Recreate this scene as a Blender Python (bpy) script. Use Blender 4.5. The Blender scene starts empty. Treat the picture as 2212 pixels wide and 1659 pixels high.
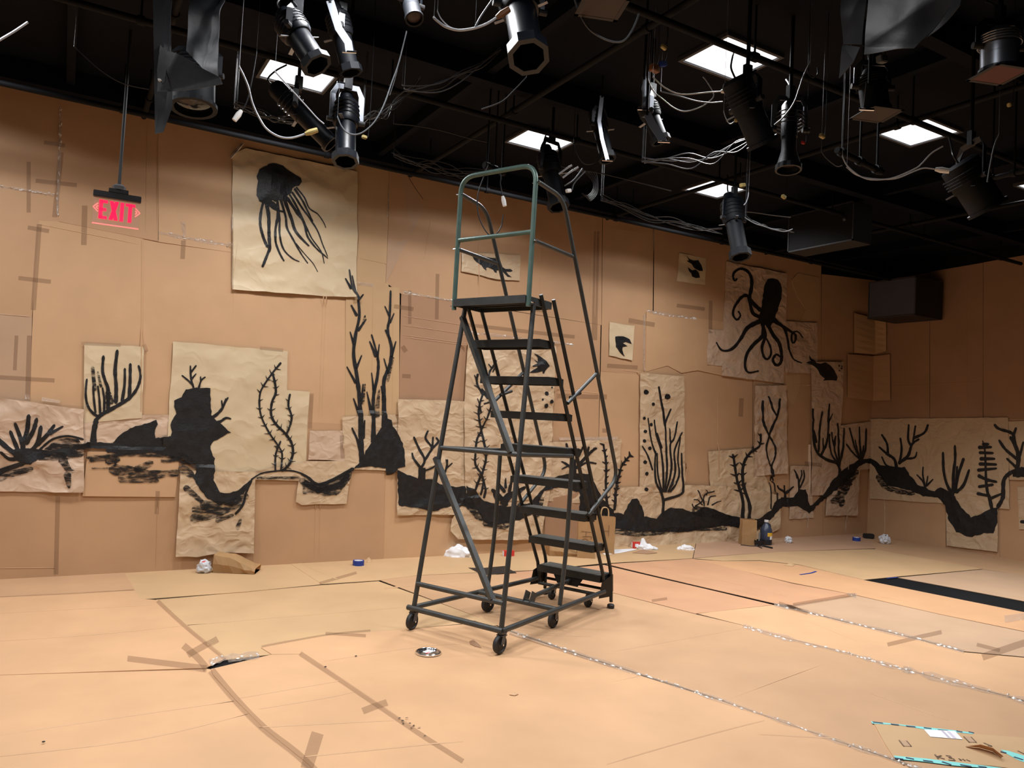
import bpy, bmesh, math, random
from mathutils import Vector, Matrix, Quaternion, noise
random.seed(7)
R = math.radians
SC = bpy.context.scene
COL = SC.collection

# ------------------------------------------------------------------ camera
W, H, FPX = 2212, 1659, 1654.2
EYE = Vector((0, 0, 1.55))
YAW, PITCH, ROLL = R(30.389), R(2.371), R(2.972)
_cy, _sy = math.cos(YAW), math.sin(YAW)
_f = Vector((_sy*math.cos(PITCH), _cy*math.cos(PITCH), math.sin(PITCH)))
_r0 = Vector((_cy, -_sy, 0)); _u0 = _r0.cross(_f)
_r = math.cos(ROLL)*_r0 + math.sin(ROLL)*_u0
_u = -math.sin(ROLL)*_r0 + math.cos(ROLL)*_u0
cam = bpy.data.cameras.new('camera'); cam_o = bpy.data.objects.new('camera', cam); COL.objects.link(cam_o)
cam.sensor_fit = 'HORIZONTAL'; cam.sensor_width = 36; cam.lens = 36*FPX/W
cam.clip_start = 0.05
m3 = Matrix((_r, _u, -_f)).transposed()
cam_o.matrix_world = Matrix.Translation(EYE) @ m3.to_4x4()
SC.camera = cam_o
def ray(px, py): return _f + _r*((px-W/2)/FPX) - _u*((py-H/2)/FPX)
def on(px, py, ax, val):
    d = ray(px, py); return EYE + d*((val-EYE[ax])/d[ax])
def at(px, py, depth): return EYE + ray(px, py)*depth

# ------------------------------------------------------------------ world, exposure
wd = bpy.data.worlds.new('world'); SC.world = wd; wd.use_nodes = True
wd.node_tree.nodes['Background'].inputs[0].default_value = (.5, .6, .8, 1)
wd.node_tree.nodes['Background'].inputs[1].default_value = 0.03
SC.view_settings.view_transform = 'Standard'; SC.view_settings.look = 'None'
SC.view_settings.gamma = 1; SC.view_settings.exposure = 0.08
SC.view_settings.use_curve_mapping = False
SC.cycles.use_denoising = True
SC.cycles.max_bounces = 8; SC.cycles.transparent_max_bounces = 24
SC.cycles.sample_clamp_indirect = 6
LAMP_W = 41.0          # watts of each ceiling panel
LAMP_COL = (.985, .985, 1.0)
CEIL, BACK, RIGHT = 4.147, 7.501, 10.94
PANEL_W, PANEL_D = .50, .432

# ------------------------------------------------------------------ materials
def mat(name, col, rough=.6, metal=0, bump=0, bscale=40, var=0, vscale=3, emit=None, spec=.5, stretch=None, bdist=.01):
    m = bpy.data.materials.new(name); m.use_nodes = True
    nt = m.node_tree; b = nt.nodes['Principled BSDF']
    b.inputs['Base Color'].default_value = (*col, 1); b.inputs['Roughness'].default_value = rough
    b.inputs['Metallic'].default_value = metal; b.inputs['Specular IOR Level'].default_value = spec
    geo = nt.nodes.new('ShaderNodeNewGeometry')
    vec = geo.outputs['Position']
    if stretch:
        mp = nt.nodes.new('ShaderNodeMapping'); mp.inputs['Scale'].default_value = stretch
        nt.links.new(vec, mp.inputs['Vector']); vec = mp.outputs['Vector']
    if var:
        n = nt.nodes.new('ShaderNodeTexNoise'); n.inputs['Scale'].default_value = vscale; n.inputs['Detail'].default_value = 5
        nt.links.new(vec, n.inputs['Vector'])
        rp = nt.nodes.new('ShaderNodeValToRGB')
        rp.color_ramp.elements[0].position = .3; rp.color_ramp.elements[1].position = .7
        rp.color_ramp.elements[0].color = (*[c*(1-var) for c in col], 1)
        rp.color_ramp.elements[1].color = (*[min(1, c*(1+var)) for c in col], 1)
        nt.links.new(n.outputs['Fac'], rp.inputs['Fac'])
        nt.links.new(rp.outputs['Color'], b.inputs['Base Color'])
    if bump:
        n2 = nt.nodes.new('ShaderNodeTexNoise'); n2.inputs['Scale'].default_value = bscale; n2.inputs['Detail'].default_value = 4
        nt.links.new(vec, n2.inputs['Vector'])
        bp = nt.nodes.new('ShaderNodeBump'); bp.inputs['Strength'].default_value = bump; bp.inputs['Distance'].default_value = bdist
        nt.links.new(n2.outputs['Fac'], bp.inputs['Height']); nt.links.new(bp.outputs['Normal'], b.inputs['Normal'])
    if emit:
        b.inputs['Emission Color'].default_value = (*emit[0], 1); b.inputs['Emission Strength'].default_value = emit[1]
    return m
def s2l(*c):
    return tuple(((x/255)/12.92 if x/255 <= .04045 else ((x/255+.055)/1.055)**2.4) for x in c)
def alpha_mix(m, fac, noise_scale=None, stretch=(1, 1, 1), lo=.45, hi=.55):
    nt = m.node_tree; b = nt.nodes['Principled BSDF']; out = nt.nodes['Material Output']
    t = nt.nodes.new('ShaderNodeBsdfTransparent'); mx = nt.nodes.new('ShaderNodeMixShader')
    nt.links.new(t.outputs[0], mx.inputs[1]); nt.links.new(b.outputs[0], mx.inputs[2]); nt.links.new(mx.outputs[0], out.inputs['Surface'])
    mx.inputs[0].default_value = fac
    if noise_scale:
        geo = nt.nodes.new('ShaderNodeNewGeometry'); mp = nt.nodes.new('ShaderNodeMapping'); mp.inputs['Scale'].default_value = stretch
        n = nt.nodes.new('ShaderNodeTexNoise'); n.inputs['Scale'].default_value = noise_scale; n.inputs['Detail'].default_value = 6; n.inputs['Roughness'].default_value = .7
        mr = nt.nodes.new('ShaderNodeMapRange'); mr.inputs['From Min'].default_value = lo; mr.inputs['From Max'].default_value = hi
        nt.links.new(geo.outputs['Position'], mp.inputs['Vector']); nt.links.new(mp.outputs[0], n.inputs['Vector'])
        nt.links.new(n.outputs['Fac'], mr.inputs['Value']); nt.links.new(mr.outputs[0], mx.inputs[0])
    return m
CARD = {}
for k, c in dict(mid=(188, 150, 114), light=(198, 160, 122), dark=(167, 130, 100), tan=(193, 159, 119), pink=(184, 147, 119),
                 orange=(198, 153, 113), red=(190, 145, 111), grey=(182, 150, 121), pale=(200, 159, 120)).items():
    CARD[k] = mat('cardboard_'+k, s2l(*c), .62, bump=.06, bscale=9, var=.06, vscale=2.2, spec=.35)
KRAFT = {'pale': mat('kraft_pale', s2l(208, 187, 153), .5, bump=.5, bscale=7, var=.05, spec=.4),
         'tan': mat('kraft_tan', s2l(199, 173, 141), .5, bump=.6, bscale=8, var=.05, spec=.4),
         'brown': mat('kraft_brown', s2l(202, 175, 150), .5, bump=.6, bscale=8, var=.06, spec=.4)}
for kn, m in KRAFT.items():
    scs, stg = (((2.2, 1.0), (5, .25)), .40) if kn == 'pale' else (((4.0, 1.0), (9, .40)), .50)
    nt = m.node_tree; b = nt.nodes['Principled BSDF']
    geo = nt.nodes.new('ShaderNodeNewGeometry'); n = nt.nodes.new('ShaderNodeTexNoise'); n.inputs['Scale'].default_value = 3.5; n.inputs['Detail'].default_value = 2
    ad = nt.nodes.new('ShaderNodeMixRGB'); ad.blend_type = 'ADD'; ad.inputs[0].default_value = .35
    nt.links.new(geo.outputs['Position'], n.inputs['Vector']); nt.links.new(geo.outputs['Position'], ad.inputs[1]); nt.links.new(n.outputs['Color'], ad.inputs[2])
    hs = []
    mpk = nt.nodes.new('ShaderNodeMapping'); mpk.inputs['Rotation'].default_value = (0, .75, 0); mpk.inputs['Scale'].default_value = (.85, 1, 1.25)
    nt.links.new(ad.outputs[0], mpk.inputs['Vector'])
    for sc, wt in scs:
        v = nt.nodes.new('ShaderNodeTexNoise'); v.inputs['Scale'].default_value = sc; v.inputs['Detail'].default_value = 1.0; nt.links.new(mpk.outputs[0], v.inputs['Vector'])
        s1_ = nt.nodes.new('ShaderNodeMath'); s1_.operation = 'SUBTRACT'; s1_.inputs[1].default_value = .5; nt.links.new(v.outputs['Fac'], s1_.inputs[0])
        s2_ = nt.nodes.new('ShaderNodeMath'); s2_.operation = 'ABSOLUTE'; nt.links.new(s1_.outputs[0], s2_.inputs[0])
        mm = nt.nodes.new('ShaderNodeMath'); mm.operation = 'MULTIPLY'; mm.inputs[1].default_value = -wt*3; nt.links.new(s2_.outputs[0], mm.inputs[0]); hs.append(mm)
    sm = nt.nodes.new('ShaderNodeMath'); sm.operation = 'ADD'; nt.links.new(hs[0].outputs[0], sm.inputs[0]); nt.links.new(hs[1].outputs[0], sm.inputs[1])
    bp = nt.nodes.new('ShaderNodeBump'); bp.inputs['Strength'].default_value = stg; bp.inputs['Distance'].default_value = .03
    nt.links.new(sm.outputs[0], bp.inputs['Height']); nt.links.new(bp.outputs['Normal'], b.inputs['Normal'])
M = {}
M['paint'] = mat('black_paint', (.011, .011, .012), .5, bump=.3, bscale=60, var=.4, vscale=20, spec=.4)
M['dry'] = alpha_mix(mat('dry_black_paint', (.014, .013, .013), .6, spec=.3), .6, 12, (1, 1, 4.5), .38, .57)
M['thin'] = alpha_mix(mat('thin_black_paint', (.012, .012, .012), .6, spec=.3), .6, 30, (1, 1, .5), .36, .5)
M['tape'] = alpha_mix(mat('brown_tape', s2l(132, 100, 76), .3, spec=.6), .28)
M['clear'] = alpha_mix(mat('clear_tape', s2l(222, 202, 182), .12, bump=1.0, bscale=45, bdist=.03, spec=1.0), .34)
M['glint'] = mat('whitened_tape_glint', s2l(232, 226, 220), .14, spec=1.0)  # near-white base puts the tape's glints into the colour, gloss adds to them
M['crease'] = mat('cardboard_crease', s2l(222, 180, 136), .6)
M['slot'] = mat('dark_gap', (.01, .009, .008), .8)
M['black'] = mat('black_wall_paint', (.003, .0034, .0045), .8, var=.3, spec=.2)
M['ceil'] = mat('black_ceiling', (.0014, .0028, .0070), .75, bump=.4, bscale=5, var=.3, spec=.12)
M['fixture'] = mat('black_fixture', (.0036, .0056, .0100), .4, bump=.1, bscale=30, spec=.5)
M['fixture_dark'] = mat('matte_black_fixture', (.0024, .0038, .0068), .65, spec=.3)
M['fixture_brown'] = mat('dark_brown_fixture', (.012, .008, .007), .5)
M['steel'] = mat('bare_steel', (.30, .32, .36), .38, .85)
M['foil'] = mat('black_foil', (.007, .0075, .0095), .5, bump=.5, bscale=6, spec=.6)
M['foil_grey'] = mat('grey_foil', (.06, .064, .075), .45, bump=.5, bscale=6, spec=.6)
M['pipe'] = mat('black_pipe', (.0035, .004, .0055), .7, spec=.18)
M['cable'] = mat('black_cable', (.012, .012, .014), .4, spec=.5)
M['cable_white'] = mat('white_cable', (.42, .44, .48), .4)
M['cable_grey'] = mat('grey_cable', (.10, .11, .12), .4)
M['plug'] = mat('white_plug', (.75, .74, .72), .45)
M['glass'] = mat('dark_lens', (.004, .005, .007), .08, spec=.8)
M['gel_red'] = mat('red_gel', (.10, .014, .010), .5)
M['gel_brown'] = mat('brown_gel', (.030, .013, .009), .5)
M['orange'] = mat('orange_tag', (.22, .09, .03), .5)
M['yellow'] = mat('yellow_tag', (.45, .36, .14), .5)
M['ladder'] = mat('grey_green_enamel', s2l(64, 66, 65), .42, .25, bump=.1, bscale=50, var=.15, vscale=12)
M['ladder_dark'] = mat('dark_enamel', s2l(42, 42, 40), .5, .2, var=.15, vscale=12)
M['ladder_green'] = mat('green_enamel', s2l(82, 106, 98), .4, .2, var=.15, vscale=12)
M['tread'] = mat('ribbed_tread', s2l(66, 66, 62), .8, bump=.5, bscale=120)
M['rubber'] = mat('black_rubber', (.016, .016, .017), .6)
M['caster'] = mat('caster_steel', (.10, .10, .105), .4, .5)
M['chrome'] = mat('chrome', (.75, .75, .78), .15, 1)
M['sign_black'] = mat('sign_black', (.012, .012, .013), .45)
M['exit_red'] = mat('lit_red', (.8, .02, .06), .4, emit=((1, .012, .075), 1.15))
M['exit_pink'] = mat('lit_pink', (.8, .2, .2), .4, emit=((1, .22, .20), .9))
M['acrylic'] = alpha_mix(mat('clear_acrylic', (.9, .55, .5), .08, spec=.8), .16)
M['panel'] = mat('lit_diffuser', (.9, .9, .9), .5, emit=((.93, .96, 1), 1.4))
M['panel_frame'] = mat('panel_frame', (.05, .05, .055), .5)
M['speaker'] = mat('speaker_cabinet', (.010, .010, .011), .6)
M['grille'] = mat('speaker_grille', (.075, .082, .108), .55, bump=.4, bscale=200)
M['grille_dark'] = mat('dark_speaker_grille', (.004, .004, .005), .7, bump=.4, bscale=200, spec=.2)
M['blue'] = mat('blue_tape', s2l(28, 58, 140), .5)
M['white_cloth'] = mat('white_cloth', (.82, .82, .84), .8, bump=.3, bscale=30)
M['white_paper'] = mat('white_paper', (.85, .85, .88), .6)
M['bag'] = mat('bag_paper', s2l(214, 176, 126), .6, bump=.15, bscale=15)
M['ink'] = mat('grey_ink', s2l(96, 70, 50), .7)
M['red_card'] = mat('red_card', s2l(205, 52, 44), .5)
M['bottle'] = mat('smoky_plastic', s2l(58, 66, 86), .3)
M['bottle_paint'] = mat('paint_in_bottle', s2l(32, 34, 40), .35)
M['label_yellow'] = mat('yellow_label', s2l(226, 180, 60), .5)
M['clearplastic'] = mat('milky_plastic', (.62, .64, .68), .2)
M['cyan'] = mat('cyan_tape', s2l(140, 222, 218), .4)
M['navy'] = mat('navy_print', s2l(44, 62, 86), .5)
M['print'] = mat('brown_print', s2l(110, 84, 62), .7)

# ------------------------------------------------------------------ object helpers
def tag(o, label=None, cat=None, group=None, kind=None):
    if label: o['label'] = label
    if cat: o['category'] = cat
    if group: o['group'] = group
    if kind: o['kind'] = kind
    return o
def thing(name, label, cat, loc=(0, 0, 0), rot=(0, 0, 0), group=None):
    o = bpy.data.objects.new(name, None); COL.objects.link(o)
    o.location = loc; o.rotation_euler = rot; o.empty_display_size = .1
    return tag(o, label, cat, group)
def obj(name, bm, m, parent=None, smooth=False, world=True):
    """link a bmesh as one mesh object; world=True: coordinates are world even under a parent"""
    me = bpy.data.meshes.new(name); bm.normal_update(); bm.to_mesh(me); bm.free()
    for mm in (m if isinstance(m, (list, tuple)) else [m]): me.materials.append(mm)
    if smooth:
        for p in me.polygons: p.use_smooth = True
        try: me.set_sharp_from_angle(angle=R(35))
        except Exception: pass
    o = bpy.data.objects.new(name, me); COL.objects.link(o)
    if parent:
        o.parent = parent
        if world: o.matrix_parent_inverse = pm(parent).inverted()
    return o
def pm(o):
    m = Matrix.LocRotScale(o.location, o.rotation_euler.to_quaternion() if o.rotation_mode != 'QUATERNION' else o.rotation_quaternion, o.scale)
    if o.parent: m = pm(o.parent) @ o.matrix_parent_inverse @ m
    return m
def box(bm, c, s, rot=None, mi=0):
    ret = bmesh.ops.create_cube(bm, size=1)
    mt = Matrix.Translation(Vector(c)) @ (rot.to_4x4() if rot else Matrix()) @ Matrix.Diagonal((*s, 1))
    bmesh.ops.transform(bm, matrix=mt, verts=ret['verts'])
    if mi:
        for v in ret['verts']:
            for f in v.link_faces: f.material_index = mi
    return ret['verts']
def bbox(c, s, rot=None, bev=.003):
    bm = bmesh.new(); box(bm, c, s, rot)
    if bev: bmesh.ops.bevel(bm, geom=bm.edges[:], offset=bev, segments=2, affect='EDGES')
    return bm
def frame_of(d):
    d = d.normalized(); a = Vector((0, 0, 1)) if abs(d.z) < .95 else Vector((1, 0, 0))
    x = d.cross(a).normalized(); return x, d.cross(x).normalized()
def fillet(pts, r, n=6):
    pts = [Vector(p) for p in pts]; out = [pts[0]]
    for i in range(1, len(pts)-1):
        a, b, c = pts[i-1], pts[i], pts[i+1]
        d1, d2 = (a-b).normalized(), (c-b).normalized()
        rr = min(r, (a-b).length*.45, (c-b).length*.45)
        p, q = b+d1*rr, b+d2*rr
        for k in range(n+1):
            t = k/n; out.append(p*(1-t)**2 + b*2*t*(1-t) + q*t*t)
    return out+[pts[-1]]
def smooth_path(pts, n=5):
    P = [Vector(p) for p in pts]
    if len(P) < 3: return P
    out = []
    for i in range(len(P)-1):
        p0, p1, p2, p3 = P[max(i-1, 0)], P[i], P[i+1], P[min(i+2, len(P)-1)]
        for k in range(n):
            t = k/n
            out.append(.5*((2*p1)+(p2-p0)*t+(2*p0-5*p1+4*p2-p3)*t*t+(3*p1-p0-3*p2+p3)*t**3))
    return out+[P[-1]]
def tube(bm, pts, r, n=10, caps=True, section=None):
    """sweep a circle (or a w x h rectangle) along pts"""
    pts = [Vector(p) for p in pts]; rings = []; x = None
    for i, p in enumerate(pts):
        d = (pts[min(i+1, len(pts)-1)]-pts[max(i-1, 0)])
        if d.length < 1e-9: d = Vector((0, 0, 1))
        d.normalize()
        if x is None: x, y = frame_of(d)
        else:
            x = (x-d*x.dot(d)).normalized(); y = d.cross(x).normalized()
        rr = r[i] if isinstance(r, (list, tuple)) else r
        if section:
            w, h = section
            ring = [p+x*(w/2*a)+y*(h/2*b) for a, b in ((1, 1), (-1, 1), (-1, -1), (1, -1))]
        else:
            ring = [p+(x*math.cos(2*math.pi*k/n)+y*math.sin(2*math.pi*k/n))*rr for k in range(n)]
        rings.append([bm.verts.new(q) for q in ring])
    for a, b in zip(rings, rings[1:]):
        m = len(a)
        for k in range(m): bm.faces.new((a[k], a[(k+1) % m], b[(k+1) % m], b[k]))
    if caps:
        bm.faces.new(rings[0][::-1]); bm.faces.new(rings[-1])
    return bm
def tubeo(name, pts, r, m, parent=None, n=10, section=None, world=True):
    return obj(name, tube(bmesh.new(), pts, r, n, section=section), m, parent, smooth=not section, world=world)
def lathe(bm, prof, n=28, mt=None, seg_ang=0):
    """prof: (radius, z); revolve about z"""
    rings = []
    for r, z in prof:
        if r < 1e-6: rings.append([bm.verts.new((0, 0, z))])
        else: rings.append([bm.verts.new((r*math.cos(2*math.pi*k/n+seg_ang), r*math.sin(2*math.pi*k/n+seg_ang), z)) for k in range(n)])
    vs = [v for rg in rings for v in rg]
    for a, b in zip(rings, rings[1:]):
        if len(a) == 1 and len(b) == 1: continue
        for k in range(n):
            k2 = (k+1) % n
            if len(a) == 1: bm.faces.new((a[0], b[k2], b[k]))
            elif len(b) == 1: bm.faces.new((a[k], a[k2], b[0]))
            else: bm.faces.new((a[k], a[k2], b[k2], b[k]))
    if mt: bmesh.ops.transform(bm, matrix=mt, verts=vs)
    bmesh.ops.recalc_face_normals(bm, faces=bm.faces[:])
    return bm

# ------------------------------------------------------------------ surfaces that carry sheets
def inpoly(p, poly):
    x, y = p; c = False; j = len(poly)-1
    for i in range(len(poly)):
        xi, yi = poly[i]; xj, yj = poly[j]
        if (yi > y) != (yj > y) and x < (xj-xi)*(y-yi)/(yj-yi)+xi: c = not c
        j = i
    return c
class Surf:
    def __init__(s, kind): s.kind = kind; s.sheets = []
    def uv(s, px, py):
        if s.kind == 'back': p = on(px, py, 1, BACK); return (min(p.x, RIGHT-.003), max(p.z, .002))
        if s.kind == 'right': p = on(px, py, 0, RIGHT); return (min(p.y, BACK-.003), max(p.z, .002))
        p = on(px, py, 2, 0); return (min(p.x, RIGHT-.002), min(p.y, BACK-.002))
    def pos(s, u, v, h):
        if s.kind == 'back': return Vector((u, BACK-h, v))
        if s.kind == 'right': return Vector((RIGHT-h, u, v))
        return Vector((u, v, h))
    def top(s, u, v):
        best = 0
        for sh in s.sheets:
            if sh['bb'][0]-.05 <= u <= sh['bb'][1]+.05 and sh['bb'][2]-.05 <= v <= sh['bb'][3]+.05 and inpoly((u, v), sh['grown']):
                best = max(best, sh['h'](u, v))
        return best
    def owner(s, u, v):
        best, o = -1, None
        if not any(inpoly((u, v), sh['uv']) for sh in s.sheets):
            return min(s.sheets, key=lambda sh: (max(sh['bb'][0]-u, 0, u-sh['bb'][1])**2+max(sh['bb'][2]-v, 0, v-sh['bb'][3])**2))['obj'] if s.sheets else None
        for sh in s.sheets:
            if inpoly((u, v), sh['uv']) and sh['off'] >= best: best, o = sh['off'], sh['obj']
        return o
def offset_poly(P, d):
    P = [Vector(q) for q in P]; a = sum(P[i].x*P[(i+1) % len(P)].y-P[(i+1) % len(P)].x*P[i].y for i in range(len(P)))
    sg = 1 if a > 0 else -1; out = []
    for i in range(len(P)):
        e1 = (P[i]-P[i-1]); e2 = (P[(i+1) % len(P)]-P[i])
        n = Vector((-e1.y, e1.x)).normalized()+Vector((-e2.y, e2.x)).normalized()
        if n.length > .2: n = n.normalized()*min(1.6, 2/n.length)
        out.append(P[i]+n*d*sg)
    return out
BK, RT, FL = Surf('back'), Surf('right'), Surf('floor')
def crumple(u, v, scale, seed):
    a, b = u*.75+v*.66, (v*.75-u*.66)*1.3
    n1 = noise.noise(Vector((a*scale*.5, b*scale*.5, seed*3.1))); n2 = noise.noise(Vector((a*scale*1.15+5, b*scale*1.0, seed*5.7)))
    n = noise.noise(Vector((u*1.6, v*1.6, seed)))
    return max(0, .5*(1-min(1, 2.4*abs(n1)))+.25*(1-min(1, 2.4*abs(n2)))+.3*(n+.5))
def flat_mesh(polys, step):
    """2-D polygons -> bmesh in the (u, v, 0) plane cut by a lattice"""
    bm = bmesh.new()
    for poly in polys:
        vs = [bm.verts.new((u, v, 0)) for u, v in poly]
        try: f = bm.faces.new(vs)
        except ValueError: continue
    bmesh.ops.triangulate(bm, faces=[f for f in bm.faces if len(f.verts) > 4])
    if step and bm.verts:
        for ax in (0, 1):
            lo = min(v.co[ax] for v in bm.verts); hi = max(v.co[ax] for v in bm.verts)
            k = math.floor(lo/step)+1
            while k*step < hi-1e-5:
                co = Vector((0, 0, 0)); co[ax] = k*step; no = Vector((0, 0, 0)); no[ax] = 1
                bmesh.ops.bisect_plane(bm, geom=bm.verts[:]+bm.edges[:]+bm.faces[:], dist=1e-6, plane_co=co, plane_no=no)
                k += 1
    return bm
def sheet(S, name, label, cat, px, off, m, amp=0, scale=6, seed=1, th=.0045, step=.15, curl=0, edge_jit=0, group=None, bow=0):
    poly = [S.uv(x, y) for x, y in px]
    if edge_jit:
        q = []
        for i in range(len(poly)):
            a, b = Vector(poly[i]), Vector(poly[(i+1) % len(poly)])
            n = max(1, int((b-a).length/.09)); nr = Vector((-(b-a).y, (b-a).x)).normalized() if (b-a).length else Vector((0, 0))
            for k in range(n):
                p = a+(b-a)*k/n + (nr*random.uniform(-edge_jit, edge_jit) if k else Vector((0, 0)))
                q.append((p.x, p.y))
        poly = q
    us = [p[0] for p in poly]; vs = [p[1] for p in poly]
    bb = (min(us), max(us), min(vs), max(vs))
    def h(u, v):
        z = off
        if amp: z += amp*crumple(u, v, scale, seed)
        if curl: z += curl*math.exp(-(v-bb[2])/.07)*(.5+.5*noise.noise(Vector((u*3, 0, seed))))
        if bow: z += bow*max(0, .5+noise.noise(Vector((u*.9, v*.9, seed*1.7))))
        return z
    bm = flat_mesh([poly], step)
    for v in bm.verts: v.co = S.pos(v.co.x, v.co.y, h(v.co.x, v.co.y))
    # rim
    be = [e for e in bm.edges if len(e.link_faces) == 1]
    nv = {}
    dn = S.pos(0, 0, -th)-S.pos(0, 0, 0)
    for e in be:
        for v in e.verts:
            if v not in nv: nv[v] = bm.verts.new(v.co+dn)
    for e in be:
        a, b = e.verts; bm.faces.new((a, b, nv[b], nv[a]))
    bmesh.ops.recalc_face_normals(bm, faces=bm.faces[:])
    want = S.pos(0, 0, 1)-S.pos(0, 0, 0)
    big = max(bm.faces, key=lambda f: f.calc_area()); big.normal_update()
    if big.normal.dot(want) < 0: bmesh.ops.reverse_faces(bm, faces=bm.faces[:])
    o = obj(name, bm, m, smooth=bool(amp or bow))
    tag(o, label, cat, group)
    S.sheets.append(dict(uv=poly, grown=offset_poly(poly, -.034), bb=bb, h=h, off=off, obj=o))
    return o
# ---- strokes, drawn where they lie on the sheet
def fr(ox, oy, s): return lambda pts: [(ox+x/s, oy+y/s) for x, y in pts]
FA, FB, FC, FD = fr(0, 150, 2.765), fr(0, 700, 2.962), fr(500, 560, 2.44), fr(780, 350, 3.016)
FE, FF, FG = fr(820, 800, 2.592), fr(1250, 520, 2.44), fr(1650, 750, 2.861)
FZ1, FZ2, FZ3, FZ4 = fr(940, 350, 6.506), fr(940, 590, 5.53), fr(900, 850, 4.608), fr(840, 1170, 4.254)
PX = lambda p: p
SCALE = {id(FA): 2.765, id(FB): 2.962, id(FC): 2.44, id(FD): 3.016, id(FE): 2.592, id(FF): 2.44, id(FG): 2.861,
         id(FZ1): 6.506, id(FZ2): 5.53, id(FZ3): 4.608, id(FZ4): 4.254, id(PX): 1}
def ribbon(F, pts, w0, w1=None, jit=.14, cap=True):
    """photo-frame quads of one brush stroke"""
    s = SCALE[id(F)]; w0 = w0/s; w1 = w0*.6 if w1 is None else w1/s
    P = smooth_path([Vector((*p, 0)) for p in F(pts)], 5)
    q = [P[0]]
    for p in P[1:]:
        if (p-q[-1]).length > 2.0: q.append(p)
    if len(q) < 2: q = [P[0], P[-1]]
    L, Rr = [], []
    for i, p in enumerate(q):
        d = (q[min(i+1, len(q)-1)]-q[max(i-1, 0)]).normalized(); n = Vector((-d.y, d.x, 0))
        t = i/(len(q)-1); w = (w0*(1-t)+w1*t)/2*random.uniform(1-jit, 1+jit)
        L.append(p+n*w); Rr.append(p-n*w)
    d0 = (q[0]-q[1]).normalized()*w0*.35; d1 = (q[-1]-q[-2]).normalized()*max(w1*.5, .6)
    n0 = (L[0]-Rr[0])*.25; n1 = (L[-1]-Rr[-1])*.2
    if not cap: return [[(L[i].x, L[i].y), (L[i+1].x, L[i+1].y), (Rr[i+1].x, Rr[i+1].y), (Rr[i].x, Rr[i].y)] for i in range(len(L)-1)]
    L = [q[0]+d0+n0]+L+[q[-1]+d1+n1]; Rr = [q[0]+d0-n0]+Rr+[q[-1]+d1-n1]
    return [[(L[i].x, L[i].y), (L[i+1].x, L[i+1].y), (Rr[i+1].x, Rr[i+1].y), (Rr[i].x, Rr[i].y)] for i in range(len(L)-1)]
def blob(F, pts, jit=1.3):
    P = F(pts); out = []
    for i in range(len(P)):
        a, b = Vector(P[i]), Vector(P[(i+1) % len(P)]); n = max(1, int((b-a).length/6))
        for k in range(n):
            p = a+(b-a)*k/n; out.append((p.x+random.uniform(-jit, jit), p.y+random.uniform(-jit, jit)))
    return [out]
def disc(F, x, y, r):
    return blob(F, [(x+r*math.cos(a*math.pi/6)*random.uniform(.9, 1.1), y+r*math.sin(a*math.pi/6)*random.uniform(.9, 1.1)) for a in range(12)], .2)
def thorns(F, pts, every, ln, w):
    out = []; P = smooth_path([Vector((*p, 0)) for p in pts], 6); acc = 0; side = 1
    for a, b in zip(P, P[1:]):
        acc += (b-a).length
        if acc > every:
            acc = 0; d = (a-b).normalized() if b.y > a.y else (b-a).normalized(); n = Vector((-d.y, d.x, 0))
            for sd in (1, -1):
                if random.random() < .86:
                    e = b+(n*sd*.85+d*.5)*ln*random.uniform(.7, 1.2)
                    out += ribbon(PX, [tuple(b.xy), tuple(e.xy)], w, w*.3)
    return out
def draw(S, name, parent, quads, m='paint', lift=.0042, step=.03, label=None):
    polys = []
    for q in quads:
        uv = [S.uv(x, y) for x, y in q]
        a = sum(uv[i][0]*uv[(i+1) % len(uv)][1]-uv[(i+1) % len(uv)][0]*uv[i][1] for i in range(len(uv)))
        if abs(a) > 1e-9: polys.append(uv)
    bm = flat_mesh(polys, step)
    for v in bm.verts: v.co = S.pos(v.co.x, v.co.y, S.top(v.co.x, v.co.y)+lift)
    o = obj(name, bm, M[m], parent)
    if label: o['label'] = label
    return o
def strip(S, pts, w, m, name='tape_strip', lift=.0012, parent=None, jit=0, step=.08):
    """tape or crease along photo-frame points, w in photo pixels"""
    q = ribbon(PX, pts, w, w, jit, False)
    mid = pts[len(pts)//2] if len(pts) > 2 else ((pts[0][0]+pts[1][0])/2, (pts[0][1]+pts[1][1])/2)
    par = parent or S.owner(*S.uv(*mid))
    return draw(S, name, par, q, m, lift, step)
# ------------------------------------------------------------------ room shell
def struct(name, bm, m):
    o = obj(name, bm, m); o['kind'] = 'structure'; return o
LEFT, FRONT = -5.0, -4.5
def slab(name, a, b, m):
    a, b = Vector(a), Vector(b); bm = bmesh.new(); box(bm, (a+b)/2, b-a); return struct(name, bm, m)
slab('floor', (LEFT, FRONT, -.12), (RIGHT, BACK, 0), M['black'])
slab('ceiling', (LEFT-.1, FRONT-.1, CEIL+.02), (RIGHT+.1, BACK+.1, CEIL+.14), M['ceil'])
slab('wall_back', (LEFT-.1, BACK, -.12), (RIGHT+.1, BACK+.1, CEIL+.02), M['black'])
slab('wall_right', (RIGHT, FRONT-.1, -.12), (RIGHT+.1, BACK, CEIL+.02), M['black'])
slab('wall_left', (LEFT-.1, FRONT-.1, -.12), (LEFT, BACK, CEIL+.02), M['black'])
slab('wall_front', (LEFT, FRONT-.1, -.12), (RIGHT, FRONT, CEIL+.02), M['black'])
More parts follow.
